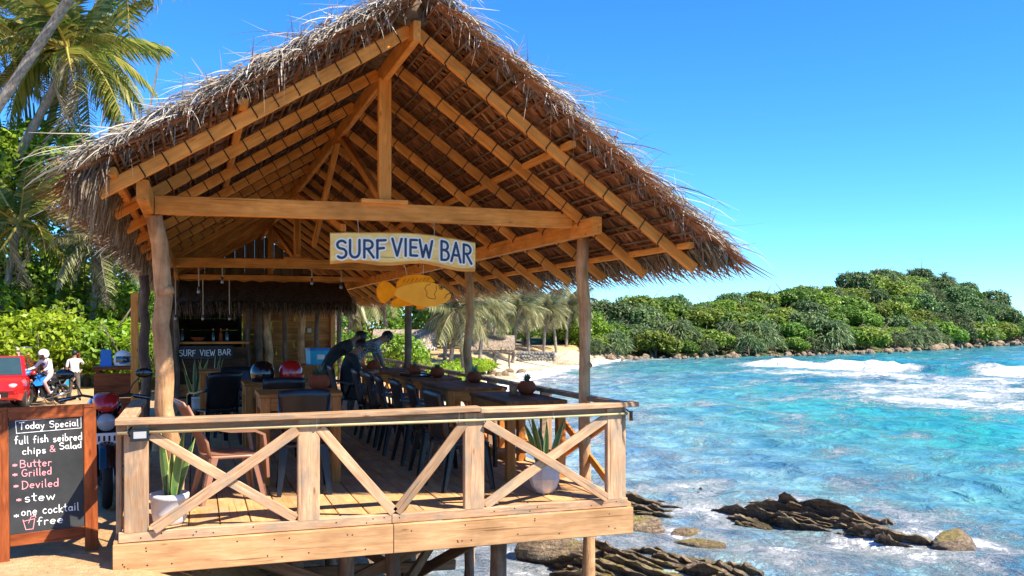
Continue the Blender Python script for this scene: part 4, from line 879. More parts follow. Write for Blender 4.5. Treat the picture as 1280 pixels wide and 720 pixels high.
# ------------------------------------------------------------------ hand lettering
def arc(cx, cy, rx, ry, a0, a1, n=8): return [(cx + rx * math.cos(R(a0 + (a1 - a0) * i / n)), cy + ry * math.sin(R(a0 + (a1 - a0) * i / n))) for i in range(n + 1)]
G = {
 'S': (.62, [arc(.32, .75, .25, .22, 30, 270) + arc(.32, .27, .27, .26, 90, -140)]), 'U': (.68, [[(.06, 1), (.06, .35)] + arc(.33, .33, .27, .31, 180, 360) + [(.6, 1)]]),
 'R': (.64, [[(.08, 0), (.08, 1)], [(.08, .98)] + arc(.3, .74, .26, .24, 90, -90) + [(.1, .5)], [(.26, .5), (.62, 0)]]), 'F': (.58, [[(.08, 0), (.08, 1)], [(.06, .97), (.56, 1)], [(.08, .52), (.46, .56)]]),
 'V': (.66, [[(.02, 1), (.34, 0), (.64, 1)]]), 'I': (.26, [[(.13, 0), (.13, 1)]]), 'E': (.56, [[(.52, .97), (.08, .97), (.08, .03), (.54, .03)], [(.08, .52), (.46, .52)]]),
 'W': (.9, [[(.02, 1), (.24, 0), (.45, .72), (.66, 0), (.88, 1)]]), 'B': (.62, [[(.08, 0), (.08, 1)], [(.08, .98)] + arc(.28, .76, .24, .22, 90, -90) + [(.1, .54)], [(.1, .53)] + arc(.28, .27, .3, .26, 90, -90) + [(.08, .02)]]),
 'A': (.68, [[(.02, 0), (.34, 1), (.66, 0)], [(.14, .34), (.55, .34)]]), 'T': (.6, [[(.02, .96), (.58, 1)], [(.3, .98), (.28, 0)]]), 'D': (.64, [[(.08, 0), (.08, 1)], [(.04, 1)] + arc(.16, .5, .44, .5, 90, -90) + [(.04, 0)]]),
 'G': (.64, [arc(.34, .5, .3, .48, 50, 330, 12) + [(.6, .42), (.36, .42)]]),
 'a': (.48, [arc(.22, .27, .19, .26, 20, 380, 12), [(.41, .52), (.42, .08), (.48, 0)]]), 'b': (.46, [[(.06, 1), (.06, 0)], arc(.22, .26, .18, .26, 150, -170, 12)]), 'c': (.42, [arc(.24, .27, .2, .27, 50, 315, 10)]),
 'd': (.48, [arc(.22, .26, .19, .26, 20, 380, 12), [(.42, 1), (.42, 0)]]), 'e': (.46, [[(.05, .28), (.4, .31)] + arc(.23, .27, .19, .27, 10, 310, 12)]), 'f': (.36, [arc(.27, .8, .13, .2, 50, 180, 5) + [(.13, 0)], [(0, .52), (.32, .54)]]),
 'h': (.46, [[(.06, 1), (.06, 0)], arc(.22, .34, .16, .2, 160, 0, 6) + [(.4, 0)]]), 'i': (.2, [[(.1, .55), (.1, 0)], [(.1, .76), (.11, .8)]]), 'k': (.44, [[(.07, 1), (.07, 0)], [(.38, .56), (.09, .26), (.42, 0)]]), 'l': (.2, [[(.09, 1), (.1, .06), (.16, 0)]]),
 'n': (.46, [[(.06, .56), (.06, 0)], arc(.22, .34, .16, .2, 160, 0, 6) + [(.4, 0)]]), 'o': (.46, [arc(.23, .28, .19, .27, 90, 450, 12)]), 'p': (.46, [[(.06, .56), (.06, -.34)], arc(.22, .28, .18, .26, 160, -170, 12)]), 'r': (.36, [[(.07, .56), (.07, 0)], arc(.24, .36, .16, .18, 165, 50, 5)]),
 's': (.4, [arc(.2, .41, .15, .13, 40, 265, 7) + arc(.2, .14, .16, .14, 85, -150, 7)]), 't': (.36, [[(.16, .86), (.16, .08), (.3, 0)], [(0, .56), (.34, .58)]]), 'u': (.46, [[(.06, .55), (.06, .2)] + arc(.22, .2, .16, .2, 180, 340, 6) + [(.4, .55), (.41, 0)]]),
 'v': (.42, [[(.03, .55), (.2, 0), (.4, .55)]]), 'w': (.64, [[(.02, .55), (.17, 0), (.32, .45), (.47, 0), (.62, .55)]]), 'y': (.46, [[(.05, .55), (.22, .1)], [(.42, .55), (.14, -.36), (.02, -.32)]]), '&': (.58, [[(.55, 0), (.14, .68)] + arc(.26, .78, .13, .16, 200, -20, 7) + [(.08, .32)] + arc(.22, .18, .18, .18, 150, 330, 7) + [(.52, .4)]]),
 '*': (.4, [[(.2, .5), (.2, .1)], [(.03, .4), (.37, .2)], [(.03, .2), (.37, .4)]]), ' ': (.34, []),
}
RK = [0]
def ribbon(b, pts, w, y, mi=0):
    """flat brush stroke in the x,z plane at depth y with rounded ends; every piece lies a hair above the last"""
    h = w / 2
    for p, q in zip(pts, pts[1:]):
        d = Vector((q[0] - p[0], q[1] - p[1])); RK[0] = (RK[0] + 1) % 420; yy = y - RK[0] * 8e-6
        if d.length < 1e-6: continue
        n = Vector((-d.y, d.x)).normalized() * h
        b.add([(p[0] - n.x, yy, p[1] - n.y), (q[0] - n.x, yy, q[1] - n.y), (q[0] + n.x, yy, q[1] + n.y), (p[0] + n.x, yy, p[1] + n.y)], [(0, 1, 2, 3)], mi)
    for p in pts: RK[0] = (RK[0] + 1) % 420; b.add([(p[0] + h * math.cos(k * .785), y - RK[0] * 8e-6, p[1] + h * math.sin(k * .785)) for k in range(8)], [tuple(range(8))], mi)
def write(b, text, x, z, h, w, y, width=None, jit=0, seed=0, curve=None, mi=0, slant=0):
    g = random.Random(seed); tot = sum(G[c][0] + .12 for c in text) * h; k = (width / tot) if width else 1
    for c in text:
        gw, st = G[c]; dz = g.uniform(-jit, jit) * h; sc = 1 + g.uniform(-jit, jit)
        for s in st:
            pts = []
            for (u, v) in s:
                X = x + (u + slant * v) * h * k; Z = z + v * h * sc + dz
                if curve: Z += curve(X)
                pts.append((X, Z))
            ribbon(b, pts, w, y, mi)
        x += (gw + .12) * h * k
    return x

# ------------------------------------------------------------------ hanging name board and fish
SX0, SX1, SY0 = 1.57, 2.835, .655
def scurve(x): u = (x - SX0) / (SX1 - SX0); return .018 * math.sin(u * 3.0 + .2) - .075 * max(0, u - .55) ** 1.5 * 1.4
sg = thing('hanging_sign', 'wavy wooden name board hanging under the front tie beam', 'sign', (SX0, SY0, 1.99))
N_ = 30; top = []; bot = []
rs = random.Random(8)
for i in range(N_ + 1):
    x = SX0 + (SX1 - SX0) * i / N_; top.append((x - SX0, 2.262 + scurve(x) * 1.25 + rs.uniform(-.002, .002) - 1.99)); bot.append((x - SX0, 1.995 + scurve(x) * 1.0 + .014 * math.sin(i * .42) + rs.uniform(-.002, .002) - 1.99))
b = MB()
for i in range(N_):
    (x0, t0), (x1, t1), (_, b0), (_, b1) = top[i], top[i + 1], bot[i], bot[i + 1]; lo0, lo1, hi0, hi1 = b0 + .026, b1 + .026, t0 - .010, t1 - .010
    b.add([(x0, -.018, lo0), (x1, -.018, lo1), (x1, -.018, hi1), (x0, -.018, hi0)], [(0, 1, 2, 3)], 0)
    b.add([(x0, -.010, b0), (x1, -.010, b1), (x1, -.018, lo1), (x0, -.018, lo0), (x0, -.018, hi0), (x1, -.018, hi1), (x1, -.012, t1), (x0, -.012, t0), (x0, .018, b0), (x1, .018, b1), (x1, .018, t1), (x0, .018, t0)],
          [(0, 1, 2, 3), (4, 5, 6, 7), (7, 6, 10, 11), (11, 10, 9, 8), (8, 9, 1, 0)] + ([(0, 3, 4, 7, 11, 8)] if i == 0 else []) + ([(1, 9, 10, 6, 5, 2)] if i == N_ - 1 else []), 1)
b.build('board', ['signwood', wood('sign_edge_timber', (.62, .25, .05), (.85, .42, .10), .5, var=.02, knots=False)], sg)
for nm, mt, w, y in (('letter_outline', 'whitepaint', .050, -.0200), ('letter', 'navy', .0215, -.0245)):
    b = MB(); RK[0] = 0; cv = lambda X: scurve(X + SX0) * 1.1
    for txt, x, wd_, h, dz in (('SURF', .045, .44, .15, .0), ('VIEW', .52, .37, .145, .02), ('BAR', .945, .30, .165, .012)): write(b, txt, x, .056 + dz, h, w, y, wd_, .02, 3, cv)
    b.build(nm, mt, sg)
b = MB(); b.tube([(.24, 0, .27), (.235, .03, .40)], .003, 4); b.build('hanging_cord', 'cord', sg); b = MB(); b.tube([(.90, 0, .27), (.90, .03, .40)], .003, 4); b.build('hanging_cord', 'cord', sg)
fs_ = thing('fish_sign', 'carved orange wooden fish hanging below the name board', 'fish', (1.96, .655, 1.64))
def px2(p): return [((a - 468) * .00706, (386 - c) * .0069) for a, c in p]
def plate(poly, y0, y1, nm, mt, parent, bev=.006):
    cx = sum(p[0] for p in poly) / len(poly); cz = sum(p[1] for p in poly) / len(poly); b = MB(); n = len(poly); s = .965
    inn = [(cx + (x - cx) * s, cz + (z - cz) * s) for x, z in poly]
    vs = [(x, y0 - bev, z) for x, z in inn] + [(x, y0, z) for x, z in poly] + [(x, y1, z) for x, z in poly]
    b.add(vs, [tuple(range(n))] + [(k, k + n, (k + 1) % n + n, (k + 1) % n) for k in range(n)] + [(k + n, k + 2 * n, (k + 1) % n + 2 * n, (k + 1) % n + n) for k in range(n)] + [tuple(range(3 * n - 1, 2 * n - 1, -1))])
    return b.build(nm, mt, parent)
plate(px2([(492, 362), (500, 358), (512, 355), (525, 353), (538, 354), (550, 359), (558, 365), (561, 370), (559, 375), (552, 380), (540, 384), (528, 385), (515, 383), (503, 378), (494, 374), (489, 370)]), -.016, .016, 'body', 'fishbody', fs_)
plate(px2([(495, 369), (486, 374), (478, 381), (473, 379), (469, 372), (468, 363), (471, 356), (477, 352), (484, 355), (491, 361)]), -.010, .010, 'tail_fin', 'fishfin', fs_)
plate(px2([(492, 361), (493, 354), (498, 348), (508, 345), (522, 344), (534, 346), (541, 353), (532, 355), (515, 357), (502, 361)]), -.010, .010, 'dorsal_fin', 'fishfin', fs_)
plate(px2([(486, 378), (492, 374), (502, 373), (512, 377), (520, 381), (512, 383), (498, 385), (488, 385)]), -.011, .011, 'belly_fin', 'fishfin', fs_)
plate(px2([(518, 381), (528, 383), (526, 388), (518, 387)]), -.010, .010, 'lower_fin', 'fishfin', fs_)
b = MB()
def fl(p, w=.005): ribbon(b, px2(p), w, -.0235)
fl([(545, 358), (549, 357), (551, 360), (548, 363), (545, 361), (545, 358)]); fl([(560, 367), (555, 369), (552, 374)]); fl([(541, 358), (542, 363), (539, 369), (541, 374)], .004); fl([(534, 356), (529, 358), (527, 362), (530, 367), (529, 371), (533, 374), (540, 375)], .004)
for k in range(7): fl([(500 + 5 * k, 355 - k * .6), (503 + 5 * k, 350 - k * .3)], .0035)
b.build('carved_line', 'darkwood', fs_)
b = MB(); b.ball(((548 - 468) * .00706, -.022, (386 - 360) * .0069), (.011, .006, .011), 10, 6); b.build('eye', 'darkwood', fs_)
for x0, x1 in ((.27, .24), (.41, .41)): b = MB(); b.tube([(x0, 0, .275), (x1, 0, .37)], .0025, 4); b.build('hanging_cord', 'cord', fs_)

# ------------------------------------------------------------------ chalkboard stand
bd = thing('chalkboard_stand', 'red-brown framed chalkboard menu standing on the sand at left', 'chalkboard', (-.865, .42, gz(-.6, .5) - .01), math.atan2(.17, .58))
TILT = .09; BH = 1.13; BW = .69
fr_ = link('front_frame', None, bd, (0, 0, 0), (-TILT, 0, 0))
def bpart(nm, p0, p1, w, h, mt, up=(0, 0, 1)): return beam(nm, p0, p1, w, h, mt, fr_, up)
bpart('stile', (.045, 0, 0), (.045, 0, BH), .092, .03, 'redwood', (0, 1, 0)); bpart('stile', (BW - .045, 0, 0), (BW - .045, 0, BH), .092, .03, 'redwood', (0, 1, 0))
bpart('top_rail', (.094, .001, BH - .05), (BW - .094, .001, BH - .05), .028, .098, 'redwood'); bpart('bottom_rail', (.094, .001, .155), (BW - .094, .001, .155), .028, .085, 'redwood')
PX0, PX1, PZ0, PZ1 = .094, BW - .094, .2, BH - .102
b = MB(); b.box(((PX0 + PX1) / 2, .004, (PZ0 + PZ1) / 2), (PX1 - PX0, .012, PZ1 - PZ0)); b.build('writing_panel', 'slate', fr_)
pw, ph = PX1 - PX0, PZ1 - PZ0
def bx(px): return PX0 + (px - 12.5) / 84.5 * pw
def bz(py): return PZ1 - (py - 525.5) / 146.5 * ph
b = MB(); bp = MB(); yy = -.0035
for p in ([(20, 526), (95, 524), (95, 540), (21, 542), (20, 526)],): ribbon(b, [(bx(u), bz(v)) for u, v in p], .004, yy)
def line(bb, txt, x0, x1, py, hpx, seed): write(bb, txt, bx(x0), bz(py), hpx / 146.5 * ph, .0062, yy, (x1 - x0) / 84.5 * pw, .05, seed)
line(b, 'Today Special', 24, 93, 537, 9, 1); line(b, 'full fish seibred', 19, 97, 556, 9.5, 2); line(b, 'chips', 27, 55, 570, 9, 3); line(bp, '&', 58, 66, 569, 9, 4); line(b, 'Salad', 69, 96, 567, 8.5, 5)
line(bp, '*', 16, 23, 586, 8, 6); line(bp, 'Butter', 24, 61, 587, 10, 7); line(bp, '*', 16, 23, 598, 8, 8); line(bp, 'Grilled', 26, 61, 599, 9.5, 9); line(bp, '*', 17, 24, 613, 8, 10); line(bp, 'Deviled', 26, 69, 615, 10, 11)
line(bp, '*', 20, 27, 631, 8, 12); line(b, 'stew', 29, 65, 632, 11, 13); line(b, '*', 17, 24, 651, 8, 14); line(b, 'one cocktail', 25, 92, 650, 10.5, 15); line(b, 'free', 43, 74, 664, 10, 16)
ribbon(bp, [(bx(u), bz(v)) for u, v in ((27, 655), (30, 668), (38, 668), (40, 655), (27, 657))], .005, yy); ribbon(bp, [(bx(u), bz(v)) for u, v in ((33, 660), (36, 652), (40, 651))], .004, yy); ribbon(bp, [(bx(u), bz(v)) for u, v in ((38, 652), (40, 650), (41, 653))], .008, yy)
b.build('chalk_writing', 'chalk', fr_)['kind'] = 'stuff'; bp.build('pink_chalk_writing', 'pinkchalk', fr_)['kind'] = 'stuff'
bk = link('back_frame', None, bd, (0, .56, 0), (.40, 0, 0))
for x in (.05, BW - .05): beam('leg', (x, 0, 0), (x, 0, 1.2), .07, .028, 'redwood', bk, (0, 1, 0))
beam('cross_rail', (.09, 0, .25), (BW - .09, 0, .25), .026, .07, 'redwood', bk); beam('cross_rail', (.09, 0, 1.1), (BW - .09, 0, 1.1), .026, .07, 'redwood', bk)

# ------------------------------------------------------------------ tables
def table(label, x0, x1, y0, y1, h, top='furntop', along='y', shelf=False):
    t = thing('table', label, 'table', ((x0 + x1) / 2, (y0 + y1) / 2, 0), 0, 'wooden tables on the deck'); a, c = (x1 - x0) / 2, (y1 - y0) / 2
    n = 4
    for k in range(n):
        if along == 'y': x = -a + 2 * a * (k + .5) / n; beam('table_top_plank', (x, -c, h - .018), (x, c, h - .018), 2 * a / n - .005, .036, top, t)
        else: y = -c + 2 * c * (k + .5) / n; beam('table_top_plank', (-a, y, h - .018), (a, y, h - .018), 2 * c / n - .005, .036, top, t)
    for sx in (-1, 1):
        for sy in (-1, 1): beam('leg', (sx * (a - .055), sy * (c - .055), .002), (sx * (a - .055), sy * (c - .055), h - .038), .085, .085, 'furn', t, (0, 1, 0))
    for sy in (-1, 1): beam('apron', (-a + .1, sy * (c - .035), h - .098), (a - .1, sy * (c - .035), h - .098), .03, .118, 'furn', t)
    for sx in (-1, 1): beam('apron', (sx * (a - .035), -c + .1, h - .098), (sx * (a - .035), c - .1, h - .098), .03, .118, 'furn', t); beam('stretcher', (sx * (a - .055), -c + .1, .2), (sx * (a - .055), c - .1, .2), .04, .08, 'furn', t)
    if shelf: beam('foot_board', (-a + .1, 0, .2), (a - .1, 0, .2), .22, .035, 'furn', t)
    return t
table('wooden table at the right railing nearest the camera', 3.3, 3.93, 1.15, 2.4, .76, shelf=True)
table('second wooden table along the right railing', 3.2, 3.93, 2.95, 4.28, .77)
table('third wooden table along the right railing, behind the second post', 3.2, 3.9, 4.75, 6.1, .77)
table('far table the man in the checked shirt leans on', 3.05, 3.85, 6.5, 7.75, .78)
table('square wooden table behind the single black chair', 1.06, 1.82, 1.62, 2.3, .85, 'furn', 'x')
table('wooden table with two helmets on it', 1.02, 1.78, 3.55, 4.35, .83, 'furn', 'x')
table('small table near the bar counter', .55, 1.35, 6.3, 7.1, .84, 'furn', 'x')
table('far table carrying the blue cooler box', 2.05, 2.75, 8.6, 9.4, .8, 'furn', 'x')

# ------------------------------------------------------------------ chairs
def curved_panel(b, w0, w1, z0, z1, y0, y1, th, n=8, m=6, bow=.05, mi=0):
    vs = []
    for side in (0, 1):
        for j in range(m + 1):
            v = j / m; w = w0 + (w1 - w0) * v
            for i in range(n + 1):
                u = i / n * 2 - 1; y = y0 + (y1 - y0) * v ** 1.3 - bow * (1 - u * u) + (th if side else 0); z = z0 + (z1 - z0) * v + .018 * (1 - u * u) * (v ** 4)
                vs.append((u * w / 2, y, z))
    W = n + 1; o = W * (m + 1); fs = []
    for j in range(m):
        for i in range(n): a = j * W + i; fs.append((a, a + 1, a + W + 1, a + W)); a += o; fs.append((a, a + W, a + W + 1, a + 1))
    for j in range(m):
        for i in (0, n): a = j * W + i; fs.append((a, a + W, a + W + o, a + o) if i == 0 else (a, a + o, a + W + o, a + W))
    for i in range(n):
        for j in (0, m): a = j * W + i; fs.append((a, a + o, a + 1 + o, a + 1) if j == 0 else (a, a + 1, a + 1 + o, a + o))
    b.add(vs, fs, mi)
def legm(b, p0, p1, w0, w1):
    """moulded L-section leg tapering to the foot"""
    for (ox, oy, sx, sy) in ((0, 0, 1, .32), (0, 0, .32, 1)):
        vs = []
        for p, w in ((p0, w0), (p1, w1)):
            sgx = -1 if p[0] > 0 else 1; sgy = -1 if p[1] > 0 else 1
            for a, c in ((0, 0), (1, 0), (1, 1), (0, 1)): vs.append((p[0] + sgx * a * w * sx, p[1] + sgy * c * w * sy, p[2]))
        b.add(vs, [(0, 1, 2, 3), (7, 6, 5, 4)] + [(k, k + 4, (k + 1) % 4 + 4, (k + 1) % 4) for k in range(4)])
def make_chair(label, mat, arms, back_h=.9, seat_h=.44, group=None, low=False):
    t = thing('plastic_chair', label, 'chair', (0, 0, 0), 0, group); b = MB()
    n = 8; vs = []
    for lay in (0, 1):
        for j in range(n + 1):
            for i in range(n + 1):
                u, v = i / n * 2 - 1, j / n * 2 - 1; w = .225 - .02 * (1 - v) / 2; q = 1 - .06 * abs(u * v) ** 3
                vs.append((u * w * q, v * .215 * q, seat_h - .02 * (1 - u * u) * (1 - v * v) - .012 * max(0, v) ** 3 - (.028 if lay else 0)))
    W = n + 1; o = W * W; fs = []
    for j in range(n):
        for i in range(n): a = j * W + i; fs.append((a, a + 1, a + W + 1, a + W)); a += o; fs.append((a, a + W, a + W + 1, a + 1))
    for i in range(n):
        for a, d in ((i, 1), ((n) * W + i, -1)): fs.append((a, a + o, a + 1 + o, a + 1) if d > 0 else (a, a + 1, a + 1 + o, a + o))
        for a, d in ((i * W, -1), (i * W + n, 1)): fs.append((a, a + o, a + W + o, a + W) if d > 0 else (a, a + W, a + W + o, a + o))
    b.add(vs, fs); b.build('seat', mat, t, True)
    b = MB(); curved_panel(b, .36, .44, seat_h + .02, back_h, -.20, -.30 if not low else -.40, .016, 9, 7, .035)
    b.build('backrest', mat, t, True)
    ap = seat_h - .02
    for s in (-1, 1): b = MB(); b.tube([(s * .185, -.19, ap), (s * .20, -.215, seat_h + .12), (s * .215, -.27 if not low else -.36, back_h - .03)], [.018, .016, .012], 6); b.build('back_frame', mat, t, True)
    for sx in (-1, 1):
        for sy in (-1, 1): b = MB(); legm(b, (sx * .205, sy * .20, seat_h - .015), (sx * .235, sy * (.25 if sy > 0 else .27), .001), .075, .038); b.build('leg', mat, t)
    if arms:
        for s in (-1, 1):
            b = MB(); P = [(s * .235, .25, .20), (s * .255, .235, seat_h + .0), (s * .268, .21, seat_h + .17), (s * .268, .14, seat_h + .205), (s * .262, -.05, seat_h + .21), (s * .24, -.22, seat_h + .245), (s * .215, -.27, seat_h + .26)]
            vs = []
            for i, p in enumerate(P):
                d = Vector(P[min(i + 1, 6)]) - Vector(P[max(i - 1, 0)]); d.normalize(); nn = Vector((1, 0, 0)).cross(d).normalized(); p = Vector(p)
                for a, c in ((-.026, -.011), (.026, -.011), (.026, .011), (-.026, .011)): vs.append(p + Vector((a, 0, 0)) + nn * c)
            b.add(vs, [(k * 4 + q, k * 4 + (q + 1) % 4, k * 4 + 4 + (q + 1) % 4, k * 4 + 4 + q) for k in range(6) for q in range(4)] + [(3, 2, 1, 0), (24, 25, 26, 27)]); b.build('armrest', mat, t)
    return t
def put(t, x, y, rz, label=None):
    t.location = (x, y, 0); t.rotation_euler = (0, 0, rz)
    if label: t['label'] = label
    return t
c0 = put(make_chair('single black plastic chair with its solid back to the camera', 'blackplastic', False, .92, .45, 'black plastic chairs on the deck'), 1.42, 1.30, R(-4))
put(copy_tree(c0), 1.38, 3.15, R(3), 'black plastic chair in front of the helmet table')
c1 = put(make_chair('black chair nearest the camera in the row, beside the wide railing post', 'blackplastic', True, .90, .44, 'black plastic chairs on the deck'), 2.80, 1.02, R(-82))
for y, a, lb in ((1.85, -92, 'second black chair of the row along the right tables'), (2.62, -88, 'third black chair of the row along the right tables'), (3.4, -93, 'fourth black chair of the row along the right tables'), (4.15, -90, 'fifth black chair of the row along the right tables'), (5.0, -90, 'black chair of the row just in front of the seated man')): put(copy_tree(c1), 2.80 + rd.uniform(-.03, .03), y, R(a), lb)
put(copy_tree(c1), 2.62, 6.2, R(-90), 'black armchair the seated man in black sits on')
put(copy_tree(c1), .75, 4.9, R(20), 'black chair in the shade at the left, near the bar sign'); put(copy_tree(c1), 1.0, 5.75, R(170), 'black chair facing the camera at the small bar table')
put(make_chair('brown plastic armchair just behind the left railing', 'brownplastic', True, .86, .40, None, True), .78, 1.15, R(-80)).scale = (1.06, 1.06, 1.0)

# ------------------------------------------------------------------ plants in pots, cups, lamps
def rosette(b, n, ln, wd, g, up=.6, mi=0):
    for k in range(n):
        a = g.uniform(0, 6.28); e = g.uniform(.3, 1.4); d = Vector((math.cos(a) * math.cos(e), math.sin(a) * math.cos(e), math.sin(e))); L = ln * g.uniform(.6, 1.1)
        p1 = d * L * .55; p2 = p1 + (d + Vector((0, 0, -.25))).normalized() * L * .45; b.strip([Vector((0, 0, 0)), p1, p2], wd, Vector((-math.sin(a), math.cos(a), 0)), mi)
def clay_pot(label, x, y, z, s=1., seed=0, plant=.12):
    t = thing('plant_pot', label, 'plant pot', (x, y, z), 0, 'small clay pots on the tables'); b = MB()
    b.lathe([(.001, 0), (.05 * s, 0), (.085 * s, .035 * s), (.092 * s, .065 * s), (.08 * s, .10 * s), (.062 * s, .118 * s), (.066 * s, .125 * s), (.056 * s, .124 * s), (.055 * s, .10 * s), (.001, .10 * s)], 18); b.build('pot', 'terra', t, True)
    b = MB(); b.lathe([(.001, .104 * s), (.054 * s, .102 * s)], 12); b.build('soil', 'soil', t)
    b = MB(); rosette(b, 46, plant, .022, random.Random(seed)); b.build('leaves', 'succ', t, False, (0, 0, .105 * s)); return t
clay_pot('clay pot with succulent on the nearest right table', 3.80, 1.95, .761, 1.1, 1); clay_pot('clay pot with succulent at the edge of the second right table', 3.80, 3.85, .771, 1.05, 2)
clay_pot('clay pot on the third right table', 3.62, 5.0, .771, 1.1, 3, .10); clay_pot('clay pot at the far end of the third right table', 3.5, 5.85, .771, 1., 4, .08); clay_pot('small red clay pot beside the leaning men', 3.12, 7.0, .781, 1.15, 5, .06)
clay_pot('orange clay pot with spiky succulent on the square table', 1.66, 2.08, .851, 1.2, 6, .15)
cu = thing('clay_cup', 'small orange clay cup beside the pot on the nearest table', 'cup', (3.66, 1.98, .761)); b = MB(); b.lathe([(.001, 0), (.042, 0), (.046, .09), (.041, .09), (.038, .012), (.001, .012)], 16); b.build('cup_body', plain('orange_clay', (.45, .17, .07), .6), cu, True)
def snake_plant(label, x, y, n, h, seed, pot):
    t = thing('potted_snake_plant', label, 'potted plant', (x, y, .002)); g = random.Random(seed); b = MB()
    if pot == 'white': b.lathe([(.001, 0), (.09, 0), (.115, .02), (.128, .09), (.134, .185), (.141, .188), (.142, .228), (.130, .232), (.125, .20), (.001, .19)], 28); b.build('pot', 'white', t, True); top = .195
    else:
        prof = [(.001, .012), (.075, .012), (.115, .06), (.142, .14), (.13, .215), (.112, .262), (.100, .262), (.098, .23), (.001, .23)]; b.lathe(prof, 9); b.build('pot', 'concrete', t); top = .235
        for k in range(3): b = MB(); a = k * 2.09; b.ball((math.cos(a) * .055, math.sin(a) * .055, .006), (.018, .018, .008), 8, 4); b.build('foot', 'concrete', t)
    b = MB(); b.lathe([(.001, top + .004), (.10, top + .002)], 14); b.build('soil', 'soil', t)
    for k in range(n):
        a = g.uniform(0, 6.28); ln = h * g.uniform(.6, 1.05); d = Vector((math.cos(a) * .22, math.sin(a) * .22, 1)).normalized(); w = g.uniform(.026, .036); yaw = g.uniform(0, 3.14); sd_ = Vector((math.cos(yaw), math.sin(yaw), 0))
        bl = MB(); rim = MB(); P = []
        for i in range(7):
            f = i / 6; P.append((Vector((math.cos(a) * .05, math.sin(a) * .05, top)) + d * ln * f + Vector((math.cos(a), math.sin(a), 0)) * .05 * f * f, w * (1 - f ** 3) * (.75 + .5 * math.sin(f * 2.4))))
        nn = sd_.cross(Vector((0, 0, 1)))
        for i in range(6):
            (p, wa), (q, wb) = P[i], P[i + 1]
            bl.add([p - sd_ * wa * .8 + nn * .006, p, q, q - sd_ * wb * .8 + nn * .006], [(0, 1, 2, 3)]); bl.add([p, p + sd_ * wa * .8 + nn * .006, q + sd_ * wb * .8 + nn * .006, q], [(0, 1, 2, 3)])
            for s in (-1, 1): rim.add([p + s * sd_ * wa * .8 + nn * .006, p + s * sd_ * wa + nn * .009, q + s * sd_ * wb + nn * .009, q + s * sd_ * wb * .8 + nn * .006], [(0, 1, 2, 3)])
        L_ = bl.build('leaf', 'snake', t); rim.build('leaf_margin', 'snakerim', L_)
snake_plant('snake plant in a white pot behind the left corner railing post', .32, .26, 6, .56, 4, 'white')
snake_plant('snake plant in a pale faceted pot behind the right railing cross', 3.42, .46, 6, .54, 9, 'concrete')
for k, (x, y) in enumerate(((.5, 9.8), (.78, 9.9))): snake_plant(['tall snake plant left of the bar chair, in the shade', 'tall snake plant right of its twin before the bar counter'][k], x, y, 9, .8, 20 + k, 'white')
def flood(label, x, y, z, rz):
    t = thing('flood_lamp', label, 'lamp', (x, y, z), rz); b = MB(); b.box((0, 0, 0), (.125, .03, .085)); b.build('housing', 'black', t)
    b = MB(); b.box((0, -.0165, .002), (.085, .004, .048)); b.build('lens', 'clear', t); b = MB(); b.tube([(-.066, 0, -.01), (-.075, .01, .03), (-.05, .04, .055)], .006, 5); b.build('bracket', 'darkmetal', t)
flood('small flood lamp clipped to the left corner of the railing', .13, -.062, .71, R(8)); flood('small dark flood lamp under the right end of the rail', 4.02, -.02, .72, R(70))
def bulb(label, x, y, ztop, zb):
    t = thing('pendant_bulb', label, 'light bulb', (x, y, zb), 0, 'bulbs hanging on ropes in the pavilion'); b = MB(); b.tube([(0, 0, ztop - zb), (.004, 0, .1)], .009, 6); b.build('rope', 'cord', t); b = MB(); b.lathe([(.012, .1), (.019, .09), (.019, .05), (.014, .045)], 8); b.build('socket', 'darkmetal', t, True)
    b = MB(); b.lathe([(.012, .05), (.024, .03), (.026, .012), (.014, -.005), (.001, -.008)], 10); b.build('glass', 'clear', t, True)
for lb, x, y, zt_, zb_ in (('leftmost hanging bulb before the bar sign', .14, 11.6, 2.4, 1.58), ('second hanging bulb before the bar sign', .64, 11.6, 2.4, 1.58), ('third hanging bulb before the bar sign', 1.13, 11.6, 2.4, 1.58), ('short hanging bulb left of the name board', .55, 7.9, 2.38, 1.98), ('bulb close under the second beam at left', .9, 7.9, 2.38, 2.14), ('bulb just left of the name board', 2.28, 7.9, 2.38, 2.14), ('bulb hanging below the name board', 2.75, 7.9, 2.38, 2.08)): bulb(lb, x, y, zt_, zb_)
beam('lamp_beam', (.15, 11.6, 2.42), (3.8, 11.6, 2.42), .06, .09, 'roofwood', pav)
# things on the tables
def helmet(label, x, y, z, mt, rz, stripe=None):
    t = thing('helmet', label, 'helmet', (x, y, z), rz); b = MB(); prof = [(.115, 0), (.132, .03), (.14, .09), (.132, .15), (.105, .205), (.06, .235), (.001, .243)]; b.lathe(prof, 20); b.build('shell', mt, t, True)
    b = MB(); vs = []
    for j, (r_, z_) in enumerate(((.143, .06), (.148, .11), (.138, .155))):
        for i in range(9): a = R(-150 + 120 * i / 8); vs.append((math.cos(a) * r_, math.sin(a) * r_, z_))
    b.add(vs, [(j * 9 + i, j * 9 + i + 1, j * 9 + i + 10, j * 9 + i + 9) for j in range(2) for i in range(8)]); b.build('visor', 'glass', t, True)
    b = MB(); b.lathe([(.117, .0), (.121, .012), (.117, .02)], 20); b.build('rim', 'rubber', t, True)
    if stripe: b = MB(); b.tube([(-.08, -.118, .05), (0, -.1445, .055), (.08, -.118, .075)], .012, 5); b.build('stripe', stripe, t, True)
helmet('black crash helmet on the table behind the single chair', 1.24, 3.9, .831, 'black', 3.4); helmet('red crash helmet beside the black helmet', 1.56, 3.88, .831, 'red', 3.0)
